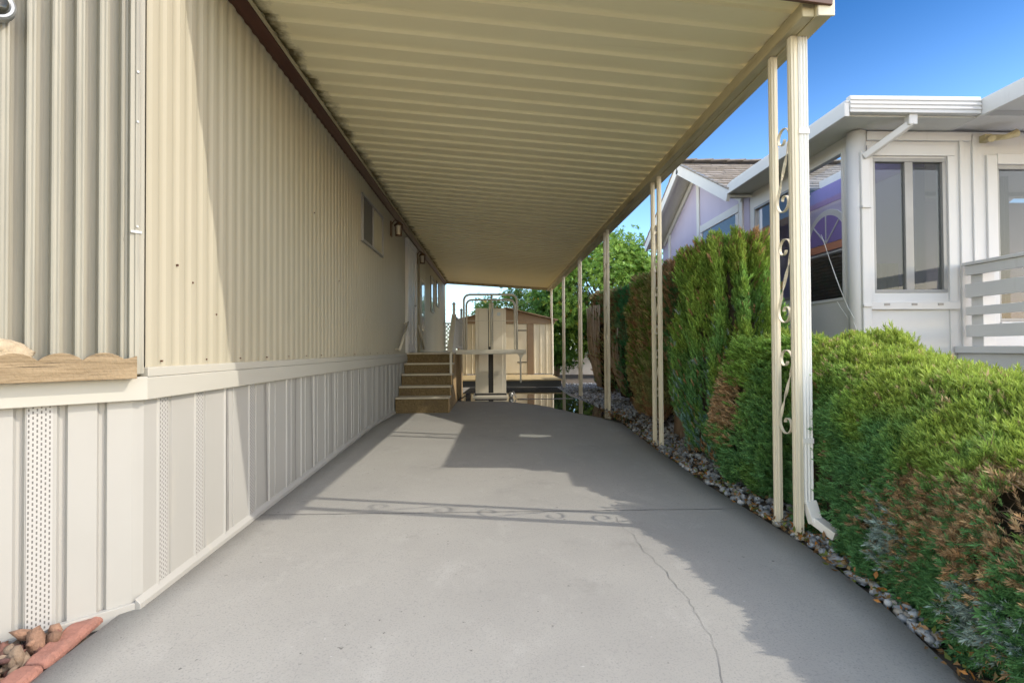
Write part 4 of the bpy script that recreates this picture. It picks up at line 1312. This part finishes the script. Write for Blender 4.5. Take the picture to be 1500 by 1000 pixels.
b.box(1.08, 1.28, 16.27, 16.31, .40, 2.05); b.box(-1.12, 1.95, 16.25, 16.29, 1.99, 2.12); b.box(-1.10, -1.05, 16.27, 16.31, .40, 2.05)
b.prism([(-1.12, 2.10), (1.95, 2.10), (.42, 2.46)], 'y', 16.26, 16.31)
b.build('gable_trim', M['shedtrim'], sh, bevel=.004)
b = MB(); b.add([(-1.2, 16.15, 2.09), (.42, 16.15, 2.475), (2.04, 16.15, 2.09), (2.04, 16.15, 2.12), (.42, 16.15, 2.505), (-1.2, 16.15, 2.12)] + [(-1.2, 18.7, 2.09), (.42, 18.7, 2.475), (2.04, 18.7, 2.09), (2.04, 18.7, 2.12), (.42, 18.7, 2.505), (-1.2, 18.7, 2.12)],
      [(0, 1, 4, 5), (1, 2, 3, 4), (6, 11, 10, 7), (7, 10, 9, 8), (5, 4, 10, 11), (4, 3, 9, 10), (0, 6, 7, 1), (1, 7, 8, 2), (2, 8, 9, 3), (0, 5, 11, 6)])
b.build('roof', M['shedtrim'], sh)

# lattice panel at the end of the landing
la = empty('lattice_panel', (-1.37, 16.6, .25), 'white diagonal lattice panel closing the gap at the far end of the mobile home', 'lattice')
b = MB(); la0, la1, lz0, lz1 = -1.52, -.86, .28, 2.0
for s in (1, -1):
    k = -2.0
    while k < 2.6:
        # line x = la0 + k + s*(z - lz0) clipped
        pts = []
        zs = np.linspace(lz0, lz1, 80); xs2 = la0 + k + s * (zs - lz0) * .8; mk = (xs2 > la0) & (xs2 < la1)
        if mk.sum() > 2:
            i0, i1 = np.where(mk)[0][[0, -1]]; yo = 16.6 + .006 * s
            b.bar((xs2[i0], yo, zs[i0]), (xs2[i1], yo, zs[i1]), .008, .035, (0, 1, 0)) if False else b.bar((xs2[i0], yo, zs[i0]), (xs2[i1], yo, zs[i1]), .035, .008, (0, 1, 0))
        k += .105
b.build('slats', M['white'], la)
b = MB(); b.box(la0 - .03, la1 + .03, 16.58, 16.62, lz1, lz1 + .05); b.box(la1, la1 + .04, 16.575, 16.625, .2, lz1); b.build('frame', M['white'], la)

# white block wall behind, power lines
bw = MB()
zc = .1
for r_ in range(5):
    x = 2.0 + (.2 if r_ % 2 else 0)
    while x < 7.5:
        bw.box(x, x + .388, 20.6, 20.8, zc + r_ * .17, zc + r_ * .17 + .158); x += .4
bw.box(2.0, 7.6, 20.61, 20.79, 0, .94); bw.box(1.98, 7.9, 20.58, 20.82, .945, .985)
tag(bw.build('block_wall', M['blockwall'], bevel=.004), 'low white painted block wall behind the carport posts', 'wall')
for k, z in enumerate((3.55, 4.15, 4.55)):
    b = MB(); pts = [(x, 44 + k * .4, z + .0012 * (x - 2) ** 2) for x in np.linspace(-40, 45, 30)]; b.tube(pts, .011, 5)
    tag(b.build('overhead_wire', M['wire']), ['lowest of the thin wires crossing the sky beyond the shed', 'middle of the thin wires crossing the sky beyond the shed', 'highest of the thin wires crossing the sky beyond the shed'][k], 'wire', 'overhead wires beyond the shed')

# ------------------------------------------------------------------ neighbouring house
nh = empty('lavender_house', (4.5, 6, .1), 'white and lavender house with a glazed sunroom, shingled gable and gutters', 'house')
YF, XS = 4.5, 3.25
# front wall with two openings, side wall with two openings
fx0, fx1, fz0, fz1 = 3.40, 4.08, 1.68, 2.89
gx0, gx1, gz0, gz1 = 4.55, 5.35, 1.42, 2.83


def wall_rects(b, mk, u0, u1, z0, z1, holes):
    """fill u0..u1 x z0..z1 around holes (sorted along u)"""
    u = u0
    for (a, c, e, f) in holes:
        mk(b, u, a, z0, z1); mk(b, a, c, z0, e); mk(b, a, c, f, z1); u = c
    mk(b, u, u1, z0, z1)


b = MB()
wall_rects(b, lambda b, u0, u1, z0, z1: b.box(u0, u1, YF, YF + .1, z0, z1), XS, 8.0, .0, 3.13, [(fx0, fx1, fz0, fz1), (gx0, gx1, gz0, gz1)])
b.build('front_wall', M['white'], nh)
sw = [(4.66, 5.42, 1.63, 3.03), (5.52, 6.30, 1.72, 2.93)]
b = MB()
wall_rects(b, lambda b, u0, u1, z0, z1: b.box(XS, XS + .1, u0, u1, z0, z1), YF + .1, 6.40, .0, 3.13, sw)
b.build('side_wall', M['white'], nh)
# trims
b = MB(); b.tube([(XS + .02, YF + .02, .1), (XS + .02, YF + .02, 3.12)], .075, 16); b.build('corner_post', M['white'], nh, smooth=True)
b = MB(); b.box(3.345, 4.15, YF - .022, YF, 2.905, 3.0); b.box(3.345, 3.395, YF - .02, YF, 1.6, 2.904); b.box(4.085, 4.155, YF - .02, YF, 1.6, 2.904)
b.box(3.345, 4.17, YF - .03, YF, 1.53, 1.60); b.box(4.09, 4.10, YF - .012, YF, .9, 1.53); b.box(4.20, 4.235, YF - .018, YF, .9, 3.1); b.box(4.32, 4.36, YF - .018, YF, .9, 3.1)
b.box(3.34, 4.3, YF - .028, YF, 3.04, 3.12)
b.box(4.45, 4.545, YF - .02, YF, 1.3, 2.92); b.box(4.546, 5.4, YF - .022, YF, 2.835, 2.93); b.box(4.546, 5.4, YF - .03, YF, 1.33, 1.415)
b.build('wall_trim', M['white'], nh, bevel=.004)
for x in (3.47, 3.72, 3.96):
    b = MB(); b.box(x, x + .05, YF - .034, YF - .0305, 1.565, 1.585); b.build('weep_cover', M['alu'], nh)


def house_window(x0, x1, z0, z1, split, pane):
    b = MB(); t = .035; ya, yb = YF - .005, YF + .05
    b.box(x0, x1, ya, yb, z1 - t, z1); b.box(x0, x1, ya, yb, z0, z0 + t * .8); b.box(x0, x0 + t * .7, ya, yb, z0 + t * .8, z1 - t); b.box(x1 - t, x1, ya, yb, z0 + t * .8, z1 - t)
    if split: b.box(split - .03, split + .045, ya + .004, yb, z0 + t * .8, z1 - t)
    fr = b.build('window', M['alu'], nh, bevel=.003)
    b = MB(); b.box(x0 + .02, x1 - .02, YF + .02, YF + .026, z0 + .02, z1 - .02); b.build('pane', pane, fr)
    return fr


f1_ = house_window(fx0, fx1, fz0, fz1, 3.73, M['screenglass'])
f2_ = house_window(gx0, gx1, gz0, gz1, None, M['screenglass'])
for (a, c, e, f) in sw:
    b = MB(); t = .03; b.box(XS - .006, XS + .06, a, c, f - t, f); b.box(XS - .006, XS + .06, a, c, e, e + t); b.box(XS - .006, XS + .06, a, a + t, e + t, f - t); b.box(XS - .006, XS + .06, c - t, c, e + t, f - t)
    if a > 5.5: b.box(XS - .004, XS + .055, a + .33, a + .36, e + t, f - t)
    fr = b.build('window', M['white'] if a < 5 else M['alu'], nh, bevel=.003)
    b = MB(); b.box(XS + .02, XS + .026, a + .02, c - .02, e + .02, f - .02); b.build('pane', M['glass'], fr)
# sunroom: inner wall, arched light and blinded window modelled in place of pane reflections
XI = 4.0
b = MB(); b.box(XI, XI + .1, 4.75, 6.6, 1.1, 2.90); b.build('inner_wall', M['lavender'], nh)
b = MB(); b.box(XI - .004, XI + .1, 4.75, 6.6, 2.901, 3.13); b.build('inner_wall', M['lavdark'], nh)  # violet band stands in for a lit patch reflected in the pane
b = MB(); b.box(XS + .1, 8, 4.6, 6.6, 1.05, 1.12); b.build('sunroom_floor', M['soffit'], nh)
b = MB(); ca = (6.02, 2.43); R0 = .33
ring = [(ca[0] + (R0 + .07) * cos(pi * k / 24), ca[1] + (R0 + .07) * sin(pi * k / 24)) for k in range(25)]
b.prism(ring, 'x', XI - .02, XI - .002); b.box(XI - .03, XI - .002, 5.62, 6.42, 1.4, 2.32)
iw = b.build('reflected_arch_window', M['white'], nh, bevel=.003)
b = MB(); ring = [(ca[0] + R0 * cos(pi * k / 24), ca[1] + R0 * sin(pi * k / 24)) for k in range(25)]
b.prism(ring, 'x', XI - .026, XI - .021); b.build('reflected_fanlight', M['lavdark'], iw)
for a in (pi / 4, pi / 2, 3 * pi / 4):
    b = MB(); b.bar((XI - .03, ca[0], ca[1]), (XI - .03, ca[0] + R0 * cos(a), ca[1] + R0 * sin(a)), .014, .008, (1, 0, 0)); b.build('glazing_bar', M['white'], iw)
b = MB(); b.box(XI - .04, XI - .03, 5.5, 6.5, 2.335, 2.42); b.build('reflected_valance', M['orange'], iw)
b = MB(); b.box(XI - .034, XI - .031, 5.68, 6.36, 1.45, 2.30)
for z in np.arange(1.47, 2.3, .04): b.bar((XI - .045, 5.68, z), (XI - .045, 6.36, z), .034, .005)
b.build('blind', M['screen'], iw)
# seen through the front window: pale curtain panels in place of a pale reflection
b = MB(); pr_ = [(i * .03, .012 * (i % 2)) for i in range(16)]; b.sheet(pr_, (3.45, YF + .35, 0), (1, 0, 0), (0, -1, 0), 1.2, 2.0); b.sheet(pr_, (4.72, YF + .5, 0), (1, 0, 0), (0, -1, 0), 1.2, 2.9); b.build('curtain', M['blind'], nh)
# sunroom roof: soffit, fascia gutter; front porch roof at right
b = MB(); b.box(2.97, XS + .02, 4.22, 6.6, 3.132, 3.15); b.box(XS + .021, 4.10, 4.22, YF + .05, 3.132, 3.15); b.build('soffit', M['soffit'], nh)
b = MB()
# roof deck with an added, unseen opening that lets light into the sunroom
b.box(2.97, 3.30, 4.22, 6.33, 3.152, 3.27); b.box(4.1, 8, 4.22, 6.33, 3.152, 3.27); b.box(3.301, 4.099, 4.22, 4.56, 3.152, 3.27)
rf = b.build('sunroom_roof', M['white'], nh)
b = MB(); b.box(2.925, 2.968, 4.17, 6.33, 3.11, 3.225); b.box(2.94, 2.966, 4.17, 6.33, 3.2255, 3.245); b.build('side_gutter', M['white'], nh, bevel=.005)
b = MB(); b.box(2.97, 4.095, 4.165, 4.218, 3.145, 3.285)
for z in (3.175, 3.21, 3.245): b.box(2.97, 4.095, 4.158, 4.166, z, z + .018)
b.build('front_gutter', M['white'], nh, bevel=.004)
b = MB(); b.box(4.10, 4.13, 3.55, 4.5, 3.13, 3.27); b.box(4.131, 8, 3.55, 3.58, 3.13, 3.27); b.box(4.131, 8, 3.581, 4.5, 3.20, 3.27); b.build('porch_roof', M['white'], nh, bevel=.004)
b = MB(); b.bar((3.53, 4.215, 3.17), (3.53, 4.22, 3.06), .075, .06, (0, 1, 0)); b.bar((3.545, 4.215, 3.09), (3.28, 4.44, 2.87), .07, .055); b.bar((3.285, 4.455, 2.92), (3.285, 4.455, .9), .078, .06, (0, 1, 0))
b.build('downspout', M['white'], nh, bevel=.008)
for z in (2.42, 1.55):
    b = MB(); b.box(3.243, 3.327, 4.41, 4.50, z, z + .02); b.build('strap', M['white'], nh)
# gable end
ye0, ye1, yr = 6.33, 9.86, 8.09; ze, zr_ = 3.12, 4.06
b = MB(); b.prism([(6.42, .0), (9.75, .0), (9.75, ze + .02), (yr, zr_ - .06), (6.42, ze + .02)], 'x', XS, XS + .1); gw = b.build('gable_wall', M['lavender'], nh)
b = MB()
for y in (6.62, 8.02, 9.35): 
    zt_ = ze + (zr_ - ze) * (1 - abs(y - yr) / (yr - ye0)) - .06
    b.box(XS - .02, XS, y - .05, y + .05, 1, zt_)
b.box(XS - .021, XS, 6.68, 7.94, 2.98, 3.09); b.box(XS - .021, XS, 6.68, 6.76, 1.2, 2.97); b.box(XS - .021, XS, 7.86, 7.94, 1.2, 2.97)
b.build('gable_trim', M['white'], nh, bevel=.003)
b = MB(); b.box(XS - .01, XS + .0, 6.77, 7.85, 1.3, 2.97); b.build('gable_window', M['darkpane'], nh)


def slope(name, m, x0, x1, ya, za, yb, zb, t0, t1, parent=nh):
    d = Vector((0, yb - ya, zb - za)).normalized(); nn = Vector((0, -d.z, d.y))
    if nn.z < 0: nn = -nn
    b = MB(); A = Vector((0, ya, za)); B = Vector((0, yb, zb)); vs = []
    for x in (x0, x1):
        for p, t in ((A, t0), (B, t0), (B, t1), (A, t1)): q = p + nn * t; vs.append((x, q.y, q.z))
    b.add(vs, [(0, 1, 2, 3), (7, 6, 5, 4), (0, 4, 5, 1), (1, 5, 6, 2), (2, 6, 7, 3), (3, 7, 4, 0)]); return b.build(name, m, parent)


for ya, za in ((ye0, ze), (ye1, ze + .02)):
    slope('gable_soffit', M['soffit'], 2.975, 9, ya, za, yr, zr_, -.05, -.02)
    slope('rake_board', M['white'], 2.93, 2.974, ya, za, yr, zr_, -.10, .045)
    slope('drip_edge', M['galv'], 2.922, 2.97, ya, za, yr, zr_ + .01, .046, .062)
    slope('rake_moulding', M['white'], XS - .03, XS - .001, ya + (.2 if ya < 7 else -.2), za + .09, yr, zr_ - .02, -.14, -.052)
# shingles in courses
b = MB(); nc = 12
for ya, za in ((ye0, ze), (ye1, ze + .02)):
    dv = Vector((0, yr - ya, zr_ - za)); nn = Vector((0, -dv.z, dv.y)).normalized()
    if nn.z < 0: nn = -nn
    for k in range(nc):
        x = 2.92 - .1 * (k % 2)
        while x < 9:
            wv = random.uniform(.22, .36); p = Vector((0, ya, za)) + dv * (k / nc) - dv * .01; q = Vector((0, ya, za)) + dv * ((k + 1) / nc)
            h0 = random.uniform(.068, .082); vs = []
            xa = max(x, 2.92); xb = min(x + wv - .008, 9)
            for xx in (xa, xb):
                for pp, hh in ((p, .046), (q, .046), (q, .056), (p, h0)): r_ = pp + nn * hh; vs.append((xx, r_.y, r_.z))
            b.add(vs, [(0, 1, 2, 3), (7, 6, 5, 4), (0, 4, 5, 1), (1, 5, 6, 2), (2, 6, 7, 3), (3, 7, 4, 0)]); x += wv
for k in range(24):
    x = 2.92 + k * .26; b.bar((x, yr, zr_ + .085), (x + .3, yr, zr_ + .10), .22, .02)
b.build('shingles', M['shingle'], nh)
# body behind and porch deck
b = MB(); b.box(4.3, 10, 6.62, 14, 0, 3.1); b.build('rear_wall', M['lavender'], nh)
b = MB(); b.box(4.12, 8, 3.0, 4.49, 1.14, 1.20); b.box(4.15, 8, 3.02, 3.06, .05, 1.139); b.box(4.15, 4.19, 3.061, 4.49, .05, 1.139); b.build('porch_deck', M['white'], nh, bevel=.004)

b = MB(); b.box(4.40, 4.46, 4.44, 4.5, 3.03, 3.09); b.tube([(4.43, 4.46, 3.06), (4.50, 4.36, 3.03), (4.58, 4.33, 3.055)], [.03, .022, .035], 10); b.tube([(4.43, 4.46, 3.06), (4.39, 4.37, 3.02)], [.02, .03], 10)
b.build('eave_lamp', M['beam'], nh, smooth=False)
sg = empty('cobweb_strands', (3.1, 4.5, 1.2), 'thin white strands hanging slack below the sunroom window behind the downspout', 'strand')
for p, q, sag in (((3.22, 4.95, 2.30), (3.20, 4.42, 1.30), .03), ((3.22, 4.9, 2.20), (3.18, 4.45, 1.45), .06), ((3.2, 4.7, 1.62), (3.23, 4.35, 1.28), .04)):
    b = MB(); p = Vector(p); q = Vector(q); b.tube([p.lerp(q, t) + Vector((0, 0, -sag * 4 * t * (1 - t))) for t in np.linspace(0, 1, 12)], .0022, 5); b.build('strand', M['pebble'], sg)

rl = empty('porch_railing', (4.2, 3.8, 1.2), 'white porch railing of wide horizontal boards beside the sunroom', 'railing')
b = MB(); b.box(4.20, 4.31, 4.29, 4.40, 1.2, 1.90); b.build('post', M['white'], rl, bevel=.004)
b = MB(); b.box(4.20, 4.31, 3.05, 3.16, 1.2, 1.90); b.build('post', M['white'], rl, bevel=.004)
for z0, z1 in ((1.82, 1.905), (1.625, 1.745), (1.47, 1.545), (1.28, 1.385)):
    b = MB(); b.box(4.165, 4.199, 3.0, 4.42, z0, z1); b.build('board', M['white'], rl, bevel=.004)
b = MB(); b.box(4.15, 4.33, 3.0, 4.44, 1.906, 1.935); b.build('top_rail', M['white'], rl, bevel=.004)
